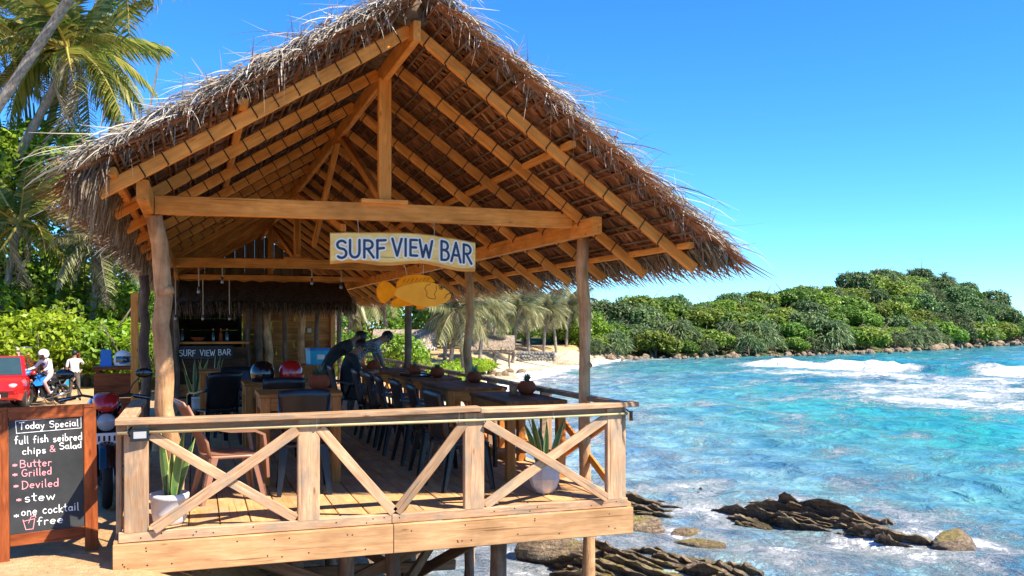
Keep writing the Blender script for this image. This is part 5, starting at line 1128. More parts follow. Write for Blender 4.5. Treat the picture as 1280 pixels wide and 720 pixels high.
ck = thing('cooler_box', 'bright blue cooler box on the far table', 'cooler', (2.5, 8.95, .801), .2); b = MB(); b.box((0, 0, .12), (.32, .24, .24), 0, None, 1.06); b.build('body', 'cyan', ck); b = MB(); b.box((0, 0, .262), (.36, .27, .04)); b.build('lid', 'blue', ck); b = MB(); b.box((.02, -.1285, .13), (.13, .006, .08)); b.build('sticker', 'whitepaint', ck)
tr_ = thing('tray', 'dark serving tray on the third right table', 'tray', (3.42, 5.45, .772), .1); b = MB(); b.box((0, 0, .012), (.3, .5, .02)); b.build('base', 'black', tr_); 
for s in (-1, 1): b = MB(); b.box((s * .145, 0, .03), (.012, .5, .02)); b.build('rim', 'black', tr_)

# ------------------------------------------------------------------ bar hut at the back of the pavilion
bh = thing('bar_hut', 'timber bar hut with log posts and dark thatched canopy at the back', 'bar', (0, 0, 0)); rbh = random.Random(9)
for k in range(13):
    z = .07 + k * .142
    for a, b_ in ((1.45, 2.3 + rbh.uniform(-.3, .3)), (None, 3.3)):
        if a is None: a = e_
        beam('wall_plank', (a + .003, 13.25 + rbh.uniform(-.006, .006), z), (b_ - .003, 13.25 + rbh.uniform(-.006, .006), z), .022, .1405, 'plank', bh); e_ = b_
    beam('wall_plank', (3.312, 13.24, z), (3.312, 15.4, z), .022, .1405, 'plank', bh)
beam('corner_post', (3.36, 13.17, 0), (3.36, 13.17, 1.95), .10, .10, 'plank', bh, (0, 1, 0))
for k, x in enumerate((1.55, 1.78, 1.98, 2.34, 2.65, 2.97)): log('log_post', (x, 13.05, 0), (x + rbh.uniform(-.04, .04), 13.05, 1.82), (.07, .10, .10, .055, .085, .06)[k], (.06, .09, .085, .05, .07, .05)[k], 'log' if k in (2, 4) else 'darklog', bh, .03, 9, 6, 70 + k)
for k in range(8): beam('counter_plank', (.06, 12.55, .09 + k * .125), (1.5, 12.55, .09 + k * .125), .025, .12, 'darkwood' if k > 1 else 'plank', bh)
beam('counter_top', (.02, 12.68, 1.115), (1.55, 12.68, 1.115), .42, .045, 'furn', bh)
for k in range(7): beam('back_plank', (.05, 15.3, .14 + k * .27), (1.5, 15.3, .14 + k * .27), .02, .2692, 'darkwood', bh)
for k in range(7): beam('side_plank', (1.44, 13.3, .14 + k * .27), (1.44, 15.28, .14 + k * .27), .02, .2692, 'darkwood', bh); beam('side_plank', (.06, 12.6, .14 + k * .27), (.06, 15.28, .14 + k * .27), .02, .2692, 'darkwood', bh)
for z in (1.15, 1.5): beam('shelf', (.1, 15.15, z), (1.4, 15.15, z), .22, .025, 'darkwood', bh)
b = MB(); V = []
for i in range(24):
    for j in range(5): V.append((-.12 + 3.75 * i / 23, 12.15 + .42 * j, 1.80 + .16 * j + rbh.uniform(-.02, .02)))
b.add(V, [(i * 5 + j, i * 5 + 5 + j, i * 5 + 6 + j, i * 5 + 1 + j) for i in range(23) for j in range(4)]); b.add([(v[0], v[1], v[2] + .16) for v in V], [(i * 5 + j, i * 5 + 1 + j, i * 5 + 6 + j, i * 5 + 5 + j) for i in range(23) for j in range(4)])
b.build('canopy', 'thatchmass', bh); b = MB()
for i in range(1300):
    x = gs.uniform(-.15, 3.68); tuft(b, (x, 12.15 + gs.uniform(-.05, .25), 1.82 + gs.uniform(0, .14)), Vector((gs.uniform(-.3, .3), -gs.uniform(.2, 1), -gs.uniform(.2, .9))), gs.uniform(.08, .3), gs.uniform(.012, .028), gs, .5)
for i in range(300): tuft(b, (3.62, gs.uniform(12.1, 13.9), 1.9 + gs.uniform(-.08, .2)), Vector((gs.uniform(.2, 1), gs.uniform(-.5, .3), -gs.uniform(.2, .8))), gs.uniform(.1, .3), gs.uniform(.012, .028), gs, .5)
b.build('canopy_fringe', 'thatch', bh)['kind'] = 'stuff'
b = MB(); b.box((2.86, 13.225, 1.36), (.085, .03, .09)); b.build('socket_box', 'white', bh)
bs = thing('bar_sign', 'dark chalk-lettered sign on the front of the bar counter', 'sign', (.16, 12.5, .78)); b = MB(); b.box((.53, .0, .14), (1.08, .025, .27)); b.build('board', 'slate', bs); b = MB(); write(b, 'SURF', .03, .07, .12, .013, -.0145, .33, .05, 5); write(b, 'VIEW', .43, .075, .115, .013, -.0145, .30, .05, 6); write(b, 'BAR', .78, .085, .12, .013, -.0145, .26, .05, 7); b.build('chalk_letter', 'chalk', bs)['kind'] = 'stuff'
bo = thing('bowl', 'orange bowl on the bar counter', 'bowl', (.55, 12.66, 1.139)); b = MB(); b.lathe([(.001, 0), (.06, 0), (.13, .07), (.14, .09), (.13, .088), (.055, .012), (.001, .012)], 18); b.build('bowl_body', 'terra', bo, True)
for k, (x, mt) in enumerate(((.25, 'glass'), (.85, 'glass'), (1.0, 'terra'), (1.12, 'glass'))):
    t = thing('bottle', 'bottle standing on the dark bar counter', 'bottle', (x, 12.75, 1.139), 0, 'bottles on the bar counter'); b = MB(); b.lathe([(.001, 0), (.033, 0), (.035, .02), (.035, .14), (.014, .19), (.013, .25), (.001, .25)], 12); b.build('bottle_body', mt, t, True); b = MB(); b.lathe([(.014, .24), (.015, .262), (.001, .263)], 10); b.build('cap', 'orange', t)

# ------------------------------------------------------------------ structures beyond
def thatched_hut(label, c, w, d, hw, hr, rz, walls=True, posts='plank'):
    t = thing('thatched_hut', label, 'hut', c, rz); hu = random.Random(int(c[0] * 10)); a, e = w / 2, d / 2
    if walls:
        n = 8
        for s in (-1, 1):
            for k in range(n): z = .35 + (hw - .35) * (k + .5) / n; beam('wall_plank', (-a, s * e, z), (a, s * e, z), .03, (hw - .35) / n - .008, 'redhut', t); beam('wall_plank', (s * a, -e + .02, z), (s * a, e - .02, z), .03, (hw - .35) / n - .008, 'redhut', t)
        beam('floor', (-a - .5, -.3, .32), (a + .1, -.3, .32), d + .8, .07, 'oldwood', t)
        for x in (-a * .35,):
            f = MB(); f.box((x, -e - .03, hw * .62), (.5, .03, .5)); fo = f.build('window', 'darkwood', t); f = MB(); f.box((x, -e - .05, hw * .62), (.36, .02, .36)); f.build('pane', 'glass', fo)
        for x in (-a - .45, -a * .3, a * .4, a): beam('rail_post', (x, -e - .62, .3), (x, -e - .62, .95), .05, .05, 'pale', t, (0, 1, 0))
        beam('rail', (-a - .5, -e - .62, .93), (a, -e - .62, .93), .05, .05, 'pale', t); beam('rail', (-a - .5, -e - .62, .65), (a, -e - .62, .65), .04, .04, 'pale', t)
    for sx in (-1, 1):
        for sy in (-1, 1): log('post', (sx * a, sy * (e + .02), -.8), (sx * a, sy * (e + .02), hw + .05), .06, .05, 'log' if walls else 'trunk', t, .01, 8, 4, 5)
    b = MB(); ov = .45
    for s in (-1, 1):
        V = []
        for i in range(13):
            for j in range(6): f = j / 5; V.append((-a - ov + (w + 2 * ov) * i / 12, s * f * (e + ov), hr + .04 * hu.random() - f * (hr - hw + .22) - (.06 * hu.random() if j == 5 else 0)))
        q = [(i * 6 + j, i * 6 + 6 + j, i * 6 + 7 + j, i * 6 + 1 + j) for i in range(12) for j in range(5)]; b.add(V, q); b.add([(v[0], v[1], v[2] - .14) for v in V], q)
    b.build('roof', 'paleroof', t); b = MB()
    for i in range(700):
        s = hu.choice((-1, 1)); f = hu.random() ** .5; tuft(b, (hu.uniform(-a - ov, a + ov), s * f * (e + ov), hr - f * (hr - hw + .22) + .03), Vector((hu.uniform(-.2, .2), s * 1., -.5)), hu.uniform(.2, .4), .04, hu, .3)
    b.build('roof_straw', 'eave' if not walls else 'straw', t)['kind'] = 'stuff'; return t
M['redhut'] = wood('red_hut_timber', (.16, .055, .03), (.30, .11, .06), .8, var=.25); M['paleroof'] = plain('pale_thatch', (.27, .21, .155), .95, 0, .35, 7, 1)
thatched_hut('small red-brown beach hut with pale thatched roof behind the leaning men', (12.75, 48.2, -1.1), 3.0, 2.2, 1.35, 2.25, R(-14))
thatched_hut('open thatched shelter between the palms on the far beach', (23.8, 66.0, gz(23.8, 66)), 3.6, 3.0, 1.55, 2.5, R(-18), False)
sw = thing('stone_wall', 'grey dry-stone wall on the far beach', 'wall', (28.6, 71.9, gz(28.6, 72)), math.atan2(-1.0, 3.1)); SM = [boulder_mesh('stone', 700 + k, 'greystone', 8, 6, .8) for k in range(4)]; rw = random.Random(1)
for j in range(3):
    for k in range(13): link('stone', SM[(k + j) % 4], sw, (k * .27 + .13 * (j % 2), rw.uniform(-.05, .05), .15 + j * .29), (0, rw.uniform(-.3, .3), rw.uniform(0, 6)), rw.uniform(.19, .25))
M['sandrock'] = rock_mat('sandstone', (.36, .25, .16), (.52, .39, .26), (.64, .52, .38), (.55, .43, .3))
sb = link('sandstone_bank', boulder_mesh('sandstone_bank', 811, 'sandrock', 28, 16, .7), None, (35.0, 75.3, gz(35, 75) + .2), (0, 0, .38), (3.1, 1.4, 1.7)); tag(sb, 'pale sandstone bank behind the far beach', 'bank', kind='structure')
gp = thing('gate_pillar', 'pinkish plastered gate pillar behind the red car', 'pillar', (-4.95, 27.2, gz(-4.95, 27.2))); b = MB(); b.box((0, 0, .75), (.42, .35, 1.5)); b.build('shaft', plain('pink_plaster', (.55, .38, .32), .9), gp); b = MB(); b.box((0, 0, 1.55), (.5, .43, .1)); b.build('cap', 'concrete', gp)
bwl = thing('low_wall', 'low red-brown boundary wall behind the red car', 'wall', (-7.6, 27.4, gz(-7, 27.4))); 
for j in range(5):
    for k in range(7): b = MB(); b.box((0, 0, 0), (.33, .18, .19)); b.build('block', 'redbrick', bwl, False, (.18 + k * .345 + .17 * (j % 2), 0, .1 + j * .205)) if 'redbrick' in M else None
pw_ = tag(log('wooden_post', (-.17, 7.0, gz(-.2, 7) - .2), (-.2, 7.0, 2.2), .075, .065, 'darklog', None, .03, 10, 12, 91), 'rough bark-covered pole just left of the pavilion', 'pole')
tag(beam('wooden_post', (-.38, 8.1, gz(-.4, 8) - .2), (-.38, 8.1, 1.98), .11, .05, 'roofwood', None, (0, 1, 0)), 'flat orange plank post left of the bark-covered pole', 'pole')
st_ = thing('side_counter', 'red-brown wooden side counter behind the near motorcycle', 'counter', (-.68, 8.35, gz(-.7, 8.3))); H_ = .82 - gz(-.7, 8.3)
beam('counter_top', (-.3, 0, H_), (.34, 0, H_), .5, .05, 'redwood', st_)
for k in range(6): beam('front_plank', (-.28, -.2, .12 + k * (H_ - .1) / 6), (.32, -.2, .12 + k * (H_ - .1) / 6), .025, (H_ - .1) / 6 - .006, 'redwood', st_)
for x in (-.26, .3): beam('leg', (x, .18, 0), (x, .18, H_ - .03), .06, .06, 'redwood', st_, (0, 1, 0))
bg_ = thing('blue_bag', 'upright blue bag on the side counter behind the motorcycle', 'bag', (-.80, 8.3, .846)); b = MB(); b.box((0, 0, .13), (.17, .13, .26), 0, None, .8); b.build('body', 'blue', bg_); b = MB(); b.tube([(-.05, 0, .26), (-.03, 0, .32), (.03, 0, .32), (.05, 0, .26)], .01, 6); b.build('handle', 'rubber', bg_)
helmet('white and blue helmet beside the blue bag', -.56, 8.3, .846, 'whitepaint', .3, 'blue')
lo = thing('beach_lounger', 'teal folding beach lounger on the parking ground', 'lounger', (-3.75, 26.4, gz(-3.7, 26.4)), .5)
for s in (-1, 1): beam('side_rail', (-.6, s * .26, .3), (.35, s * .26, .34), .04, .05, 'pale', lo); beam('leg', (-.45, s * .26, 0), (-.2, s * .26, .34), .04, .04, 'pale', lo); beam('leg', (.3, s * .26, 0), (.15, s * .26, .34), .04, .04, 'pale', lo); beam('back_rail', (.2, s * .24, .34), (.62, s * .24, .88), .04, .04, 'pale', lo)
b = MB(); b.strip([(-.55, 0, .345), (.2, 0, .36)], .5, (0, 1, 0)); b.box((-.18, 0, .35), (.76, .48, .02)); b.box((.42, 0, .62), (.02, .46, .64), 0, Matrix.Rotation(.66, 3, 'Y')); b.build('sling', 'cyan', lo)

# ------------------------------------------------------------------ vehicles
def torus(b, c, R_, r_, n=28, m=10, mi=0):
    vs, fs = [], []
    for i in range(n):
        a = 2 * math.pi * i / n
        for j in range(m): q = 2 * math.pi * j / m; k = R_ + r_ * math.cos(q); vs.append((c[0] + k * math.cos(a), c[1] + r_ * 1.0 * math.sin(q), c[2] + k * math.sin(a)))
    for i in range(n):
        for j in range(m): fs.append((i * m + j, i * m + (j + 1) % m, ((i + 1) % n) * m + (j + 1) % m, ((i + 1) % n) * m + j))
    b.add(vs, fs, mi)
def blob(b, sections, n=14, mi=0):
    """lofted body along x; each section is (x, z centre, half width, half height, squareness)"""
    vs, fs = [], []
    for x, zc, hw, hh, sq in sections:
        for k in range(n):
            a = 2 * math.pi * k / n; c, s = math.cos(a), math.sin(a); e = 2 / sq
            vs.append((x, hw * math.copysign(abs(c) ** e, c), zc + hh * math.copysign(abs(s) ** e, s)))
    m = len(sections)
    for i in range(m - 1):
        for k in range(n): fs.append((i * n + k, i * n + (k + 1) % n, (i + 1) * n + (k + 1) % n, (i + 1) * n + k))
    fs += [tuple(range(n - 1, -1, -1)), tuple(range((m - 1) * n, m * n))]; b.add(vs, [f[::-1] for f in fs], mi)
def motorcycle(label, loc, rz, c1='black', c2='red', guard='orange', group=None):
    t = thing('motorcycle', label, 'motorcycle', loc, rz, group)
    def part(nm, mt, par=t, sm=True): o = b.build(nm, mt, par, sm); return o
    for x in (.66, -.64):
        b = MB(); torus(b, (x, 0, .30), .215, .018); b.lathe([(.04, -.05), (.045, 0), (.04, .05)], 10, (x, 0, .3), 0, 'y')
        for k in range(9): a = k * .698; b.tube([(x + .04 * math.cos(a), .02, .3 + .04 * math.sin(a)), (x + .21 * math.cos(a + .12), 0, .3 + .21 * math.sin(a + .12))], .006, 4)
        w = part('wheel', 'darkmetal'); b = MB(); torus(b, (x, 0, .30), .255, .048, 32, 10); part('tyre', 'rubber', w); b = MB(); b.lathe([(.11, .055), (.115, .06), (.06, .06)], 18, (x, 0, .3), 0, 'y'); part('brake_disc', 'metal', w)
    for s in (-1, 1): b = MB(); b.tube([(.66, s * .085, .30), (.44, s * .085, .93)], [.026, .019], 8); part('fork', 'darkmetal')
    b = MB(); V = []
    for i in range(11):
        a = R(20 + 120 * i / 10)
        for y, r_ in ((-.07, .315), (-.055, .335), (0, .345), (.055, .335), (.07, .315)): V.append((.66 + r_ * math.cos(a), y, .30 + r_ * math.sin(a)))
    b.add(V, [(i * 5 + j, i * 5 + 5 + j, i * 5 + 6 + j, i * 5 + 1 + j) for i in range(10) for j in range(4)]); part('front_fender', c1)
    b = MB(); b.lathe([(.001, -.10), (.07, -.08), (.092, -.02), (.095, .03), (.085, .04)], 20, (.60, 0, .80), 0, 'x'); hl = part('headlight', c1); b = MB(); b.lathe([(.084, .035), (.07, .052), (.001, .06)], 20, (.60, 0, .80), 0, 'x'); part('lens', 'clear', hl)
    b = MB(); blob(b, [(.42, .98, .10, .05, 2.5), (.55, 1.0, .12, .08, 2.5), (.66, .97, .10, .07, 2.5), (.70, .94, .06, .04, 2.2)]); part('instrument_cowl', c2)
    b = MB(); b.tube([(.30, -.37, 1.00), (.38, -.2, 1.04), (.43, 0, 1.0), (.38, .2, 1.04), (.30, .37, 1.00)], .013, 7); hb = part('handlebar', 'darkmetal')
    for s in (-1, 1):
        b = MB(); b.tube([(.35, s * .26, 1.02), (.29, s * .39, .995)], .019, 8); part('grip', 'rubber', hb); b = MB(); b.tube([(.39, s * .24, 1.03), (.42, s * .40, 1.0)], .006, 5); part('lever', 'metal', hb)
        b = MB(); b.tube([(.37, s * .20, 1.04), (.36, s * .25, 1.14), (.33, s * .33, 1.22)], .006, 6); mr_ = part('mirror_stalk', 'darkmetal'); b = MB(); b.ball((.33, s * .35, 1.24), (.02, .085, .048), 14, 8); part('mirror', 'black', mr_)
        b = MB(); b.ball((.58, s * .17, .78), (.035, .03, .025), 10, 6); part('indicator', 'orange'); b = MB(); b.tube([(.56, s * .08, .78), (.58, s * .16, .78)], .01, 5); part('indicator_stem', 'darkmetal')
    b = MB(); blob(b, [(-.10, .80, .10, .09, 2.4), (.02, .84, .15, .13, 2.6), (.18, .88, .165, .15, 2.6), (.32, .88, .14, .13, 2.5), (.41, .87, .07, .08, 2.3)], 18); tk = part('fuel_tank', c1)
    for s in (-1, 1):
        b = MB(); b.add([(.02, s * .158, .86), (.32, s * .150, .93), (.40, s * .11, .86), (.30, s * .168, .78), (.10, s * .162, .78)], [(0, 1, 2, 3, 4) if s < 0 else (4, 3, 2, 1, 0)]); b.add([(.10, s * .175, .78), (.36, s * .165, .84), (.50, s * .15, .70), (.42, s * .17, .60), (.2, s * .18, .62)], [(0, 1, 2, 3, 4) if s < 0 else (4, 3, 2, 1, 0)]); part('side_panel', c2, tk, False)
    b = MB(); b.lathe([(.035, 0), (.035, .012), (.001, .014)], 14, (.2, 0, 1.025)); part('fuel_cap', 'metal', tk)
    b = MB(); blob(b, [(-.72, .86, .06, .04, 2.5), (-.55, .86, .12, .06, 3), (-.3, .80, .13, .055, 3), (-.1, .80, .11, .06, 3), (-.02, .82, .08, .05, 2.5)], 14); part('seat', 'rubber')
    b = MB(); blob(b, [(-.92, .84, .02, .02, 2), (-.78, .80, .07, .06, 2.5), (-.5, .76, .12, .08, 2.6), (-.2, .70, .13, .10, 2.6), (-.05, .68, .10, .08, 2.4)], 14); part('tail', c1)
    b = MB(); b.ball((-.93, 0, .82), (.02, .06, .03), 10, 6); part('tail_light', 'red')
    b = MB(); b.box((.02, 0, .38), (.36, .22, .26)); b.box((.12, 0, .56), (.18, .18, .2), 0, Matrix.Rotation(.35, 3, 'Y'))
    for k in range(5): b.box((.12 + .02 * k, 0, .49 + k * .032), (.23, .23, .01), 0, Matrix.Rotation(.35, 3, 'Y'))
    part('engine', 'darkmetal', sm=False)
    b = MB(); b.tube([(.25, .10, .52), (.30, .13, .3), (.1, .15, .2), (-.3, .16, .26)], .02, 8); b.tube([(-.3, .16, .26), (-.75, .18, .38)], [.035, .048], 12); part('exhaust', 'metal')
    b = MB(); b.tube([(.44, 0, .9), (.25, 0, .75), (-.2, 0, .68), (-.62, 0, .72)], .025, 6); b.tube([(.42, 0, .85), (.28, 0, .3), (-.2, 0, .24), (-.25, 0, .65)], .022, 6)
    for s in (-1, 1): b.tube([(-.2, s * .08, .32), (-.64, s * .09, .30)], .02, 6); b.tube([(-.6, s * .1, .32), (-.45, s * .1, .72)], .024, 6)
    part('frame', 'darkmetal')
    if guard:
        for s in (-1, 1): b = MB(); b.tube([(.38, s * .03, .80), (.44, s * .17, .74), (.45, s * .21, .58), (.40, s * .19, .42), (.28, s * .06, .33)], .013, 7); part('crash_guard', guard)
    b = MB(); b.box((.73, 0, .66), (.012, .20, .10)); pl = part('number_plate', 'whitepaint', sm=False); b = MB()
    for k in range(4): b.box((.7375, -.066 + k * .044, .66), (.003, .018, .05))
    part('plate_character', 'black', pl, False)['kind'] = 'stuff'
    for s in (-1, 1): b = MB(); b.tube([(-.1, s * .1, .28), (-.08, s * .24, .27)], .012, 6); part('foot_peg', 'rubber')
    b = MB(); b.tube([(-.12, .1, .25), (-.2, .27, .0)], .011, 6); part('side_stand', 'darkmetal'); return t
motorcycle('black and red motorcycle with orange guard parked behind the chalkboard', (-.36, 2.88, gz(-.3, 2.6) + .01), math.atan2(-.99, .12), 'black', 'red', 'orange')
mz = gz(-3.75, 23)
motorcycle('dark blue motorcycle ridden by the helmeted person', (-3.75, 23.0, mz), math.atan2(-.75, -.66), 'black', 'blue', None)
motorcycle('parked motorcycle half hidden behind the red car', (-4.15, 24.1, gz(-4.2, 24)), math.atan2(-.8, -.6), 'black', 'blue', None)
def car(label, loc, rz):
    t = thing('car', label, 'car', loc, rz)
    def sec(x, zb, zt, hw): return [(x, -hw * .94, zb), (x, -hw, zb + .18), (x, -hw, zt - .12), (x, -hw * .93, zt), (x, hw * .93, zt), (x, hw, zt - .12), (x, hw, zb + .18), (x, hw * .94, zb)]
    S_ = [(-1.78, .42, .82, .62), (-1.72, .28, .95, .74), (-1.3, .22, .97, .78), (-.4, .2, .95, .79), (.55, .2, .93, .79), (1.1, .22, .88, .78), (1.5, .25, .80, .74), (1.72, .30, .68, .66), (1.78, .36, .56, .56)]
    b = MB(); V = [p for q in S_ for p in sec(*q)]; n = len(S_)
    b.add(V, [(i * 8 + k, i * 8 + 8 + k, i * 8 + 8 + (k + 1) % 8, i * 8 + (k + 1) % 8) for i in range(n - 1) for k in range(8)] + [tuple(range(8)), tuple(range(n * 8 - 1, n * 8 - 9, -1))]); b.build('body', 'red', t)
    b = MB(); C_ = [(-1.72, .95, .74, -1.45, 1.42, .56), (.95, .90, .74, .2, 1.47, .58)]
    V = []
    for x0, z0, w0, x1, z1, w1 in C_: V += [(x0, -w0, z0), (x0, w0, z0), (x1, w1, z1), (x1, -w1, z1)]
    b.add(V, [(0, 3, 2, 1), (4, 5, 6, 7), (3, 7, 6, 2), (0, 4, 7, 3), (1, 2, 6, 5)]); b.build('cabin', 'red', t)
    def lerp4(q, m):
        c = sum((Vector(p) for p in q), Vector()) / 4; return [c + (Vector(p) - c) * m for p in q]
    for nm, q, off in (('windscreen', (V[4], V[5], V[6], V[7]), (.012, 0, .008)), ('rear_window', (V[1], V[0], V[3], V[2]), (-.012, 0, .005))): b = MB(); b.add([p + Vector(off) for p in lerp4(q, .86)], [(0, 1, 2, 3)]); b.build(nm, 'glass', t)
    for s in (-1, 1):
        lo_, hi_ = (V[0], V[4], V[7], V[3]) if s < 0 else (V[1], V[5], V[6], V[2]), 0
        for f0, f1 in ((.12, .46), (.52, .86)):
            P = [Vector(lo_[0]).lerp(Vector(lo_[1]), f0), Vector(lo_[0]).lerp(Vector(lo_[1]), f1), Vector(lo_[3]).lerp(Vector(lo_[2]), f1), Vector(lo_[3]).lerp(Vector(lo_[2]), f0)]; P = [p + Vector((0, s * .012, .004)) for p in lerp4(P, .88)]; b = MB(); b.add(P, [(0, 1, 2, 3) if s < 0 else (3, 2, 1, 0)]); b.build('side_window', 'glass', t)
        for x in (1.15, -1.15):
            b = MB(); torus(b, (x, s * .70, .28), .2, .085, 24, 8); w = b.build('wheel', 'rubber', t, True); b = MB(); b.lathe([(.001, 0), (.19, 0), (.2, -.03 * s)], 20, (x, s * .775, .28), 0, 'y'); b.build('hubcap', 'metal', w)
        b = MB(); b.ball((1.62, s * .50, .66), (.13, .15, .085), 14, 8); b.build('headlight', 'clear', t, True); b = MB(); b.ball((.62, s * .88, .98), (.06, .09, .06), 10, 6); b.build('wing_mirror', 'red', t, True); b = MB(); b.box((-.1, s * .795, .78), (.14, .02, .03)); b.build('door_handle', 'black', t)
    b = MB(); b.box((1.765, 0, .44), (.04, .8, .14)); b.build('grille', 'black', t); b = MB(); b.box((1.79, 0, .40), (.012, .42, .1)); b.build('number_plate', 'whitepaint', t); return t
car('red hatchback cut by the left edge, facing the camera', (-4.86, 23.1, gz(-4.9, 23)), R(-88))

# ------------------------------------------------------------------ people
def person(label, loc, J, shirt, pants, hair='hair', sleeve='short', helmet_mat=None, shoes='rubber', curl=.5):
    t = thing('person', label, 'person', loc); J = dict(J); FACE = J.pop('face', (1, 0, 0)); idx = {k: i for i, k in enumerate(J)}; P = [Vector(J[k]) for k in J]
    nb_, hd = Vector(J['neck']), Vector(J['head']); up = (hd - nb_).normalized()
    E = [('pelvis', 'spine'), ('spine', 'chest'), ('chest', 'neck'), ('neck', 'head'), ('head', 'crown')]
    J['crown'] = tuple(hd + up * .075); idx['crown'] = len(P); P.append(Vector(J['crown']))
    for s in 'LR': E += [('chest', 'sh' + s), ('sh' + s, 'el' + s), ('el' + s, 'wr' + s), ('wr' + s, 'pa' + s), ('pelvis', 'hi' + s), ('hi' + s, 'kn' + s), ('kn' + s, 'an' + s), ('an' + s, 'to' + s)]
    rad = dict(pelvis=(.135, .115), spine=(.125, .10), chest=(.145, .105), neck=(.052, .052), head=(.076, .086), crown=(.066, .074))
    for s in 'LR': rad.update({'sh' + s: (.062, .06), 'el' + s: (.042, .042), 'wr' + s: (.028, .028), 'pa' + s: (.034, .022), 'hi' + s: (.085, .085), 'kn' + s: (.058, .058), 'an' + s: (.04, .04), 'to' + s: (.04, .03)})
    me = bpy.data.meshes.new('body'); me.from_pydata(P, [(idx[a], idx[b_]) for a, b_ in E], []); o = bpy.data.objects.new('body', me); COL.objects.link(o)
    md = o.modifiers.new('skin', 'SKIN'); md.use_smooth_shade = True
    for k, i in idx.items(): me.skin_vertices[0].data[i].radius = rad[k]; me.skin_vertices[0].data[i].use_root = (k == 'pelvis')
    ss = o.modifiers.new('sub', 'SUBSURF'); ss.levels = 2; ss.render_levels = 2
    dg = bpy.context.evaluated_depsgraph_get(); ev = o.evaluated_get(dg); m2 = bpy.data.meshes.new_from_object(ev); bpy.data.objects.remove(o)
    b = MB(); b.v = [tuple(v.co) for v in m2.vertices]; b.f = [tuple(p.vertices) for p in m2.polygons]; bones = [(a, c, Vector(J[a]), Vector(J[c])) for a, c in E]
    for p in m2.polygons:
        c = p.center; best = None
        for a, d, u, v in bones:
            w = v - u; f = max(0, min(1, (c - u).dot(w) / max(1e-6, w.length_squared))); q = (c - (u + w * f)).length / max(.05, (rad[a][0] + rad[d][0]) / 2)
            if best is None or q < best[0]: best = (q, a, d, f)
        a, d, f = best[1:]
        mi = 2 if a in ('neck', 'head') or d in ('head',) or (d == 'neck' and f > .75) else 0
        if a[:2] in ('pe',) and d[:2] == 'hi' or a[:2] in ('hi', 'kn'): mi = 1
        if a == 'pelvis' and d == 'spine' and f < .25: mi = 1
        if a[:2] == 'el' and sleeve == 'short' or a[:2] == 'wr': mi = 2
        if a[:2] == 'sh' and f > .8 and sleeve == 'short': mi = 2
        if a[:2] == 'an': mi = 3
        b.m.append(mi)
    fw = Vector(FACE)
    sd_ = up.cross(fw).normalized(); fw = sd_.cross(up).normalized()
    b.ball(hd + fw * .088 - up * .012, (.016, .016, .022), 8, 6, 2)
    for s in (-1, 1): b.ball(hd + sd_ * s * .078, (.014, .014, .03), 8, 6, 2); b.ball(hd + fw * .076 + sd_ * s * .03 + up * .018, .011, 8, 6, 4)
    b.tube([hd + fw * .08 - up * .048 - sd_ * .022, hd + fw * .086 - up * .05, hd + fw * .08 - up * .048 + sd_ * .022], .006, 5, 3)
    for s in 'LR':                              # five bent fingers on each hand
        w, p = Vector(J['wr' + s]), Vector(J['pa' + s]); d = (p - w).normalized(); sx = d.cross(Vector((0, 0, 1))); sx = sx.normalized() if sx.length > .1 else Vector((1, 0, 0)); dn = sx.cross(d).normalized()
        if dn.z > 0: dn = -dn
        for k, (o_, l_) in enumerate(((-.026, .066), (-.009, .076), (.009, .072), (.026, .056))): q = p + d * .012 + sx * o_; q1 = q + d * l_ * .5; q2 = q1 + (d + dn * curl).normalized() * l_ * .5; b.tube([q, q1, q2], [.0095, .009, .007], 6, 2)
        q = w.lerp(p, .45) + sx * -.026; b.tube([q, q + (d * .5 - sx * .8).normalized() * .034, q + (d * .9 - sx * .6).normalized() * .062], [.011, .010, .008], 6, 2)
    b.build('body', [shirt, pants, 'skin', shoes, 'white' if False else 'hair'], t, True)
    # hair or helmet
    b = MB(); q = up.to_track_quat('Z', 'Y').to_matrix(); c = hd + up * .035 - fw * .012; r_ = (.152, .152, .15) if helmet_mat else (.089, .096, .092); V0 = len(b.v)
    b.ball((0, 0, 0), r_, 18, 12); rr_ = random.Random(3); keep = []
    b.v = [tuple(q @ (Vector(v) * (1 if helmet_mat else rr_.uniform(.96, 1.06))) + c) for v in b.v]
    for f in b.f:
        m_ = sum((Vector(b.v[i]) for i in f), Vector()) / 4 - c; h_ = m_.dot(up); fr = m_.dot(fw)
        if helmet_mat: keep.append(f) if (h_ > -.10 and not (fr > .09 and h_ < .05)) else None
        elif h_ > .02 or (h_ > -.075 and fr < -.01) or (h_ > -.02 and fr < .045): keep.append(f)
    b.f = keep; b.m = [0] * len(keep); b.build('helmet' if helmet_mat else 'hair', helmet_mat or hair, t, True)
    return t
def stand_legs(J, hip, kn, an, w=.1):
    for s, g_ in (('L', 1), ('R', -1)): J['hi' + s] = (hip[0], hip[1] + g_ * w * .85, hip[2]); J['kn' + s] = (kn[0], kn[1] + g_ * w, kn[2]); J['an' + s] = (an[0], an[1] + g_ * w * 1.05, .085); J['to' + s] = (an[0] + .15, an[1] + g_ * w * 1.2, .035)
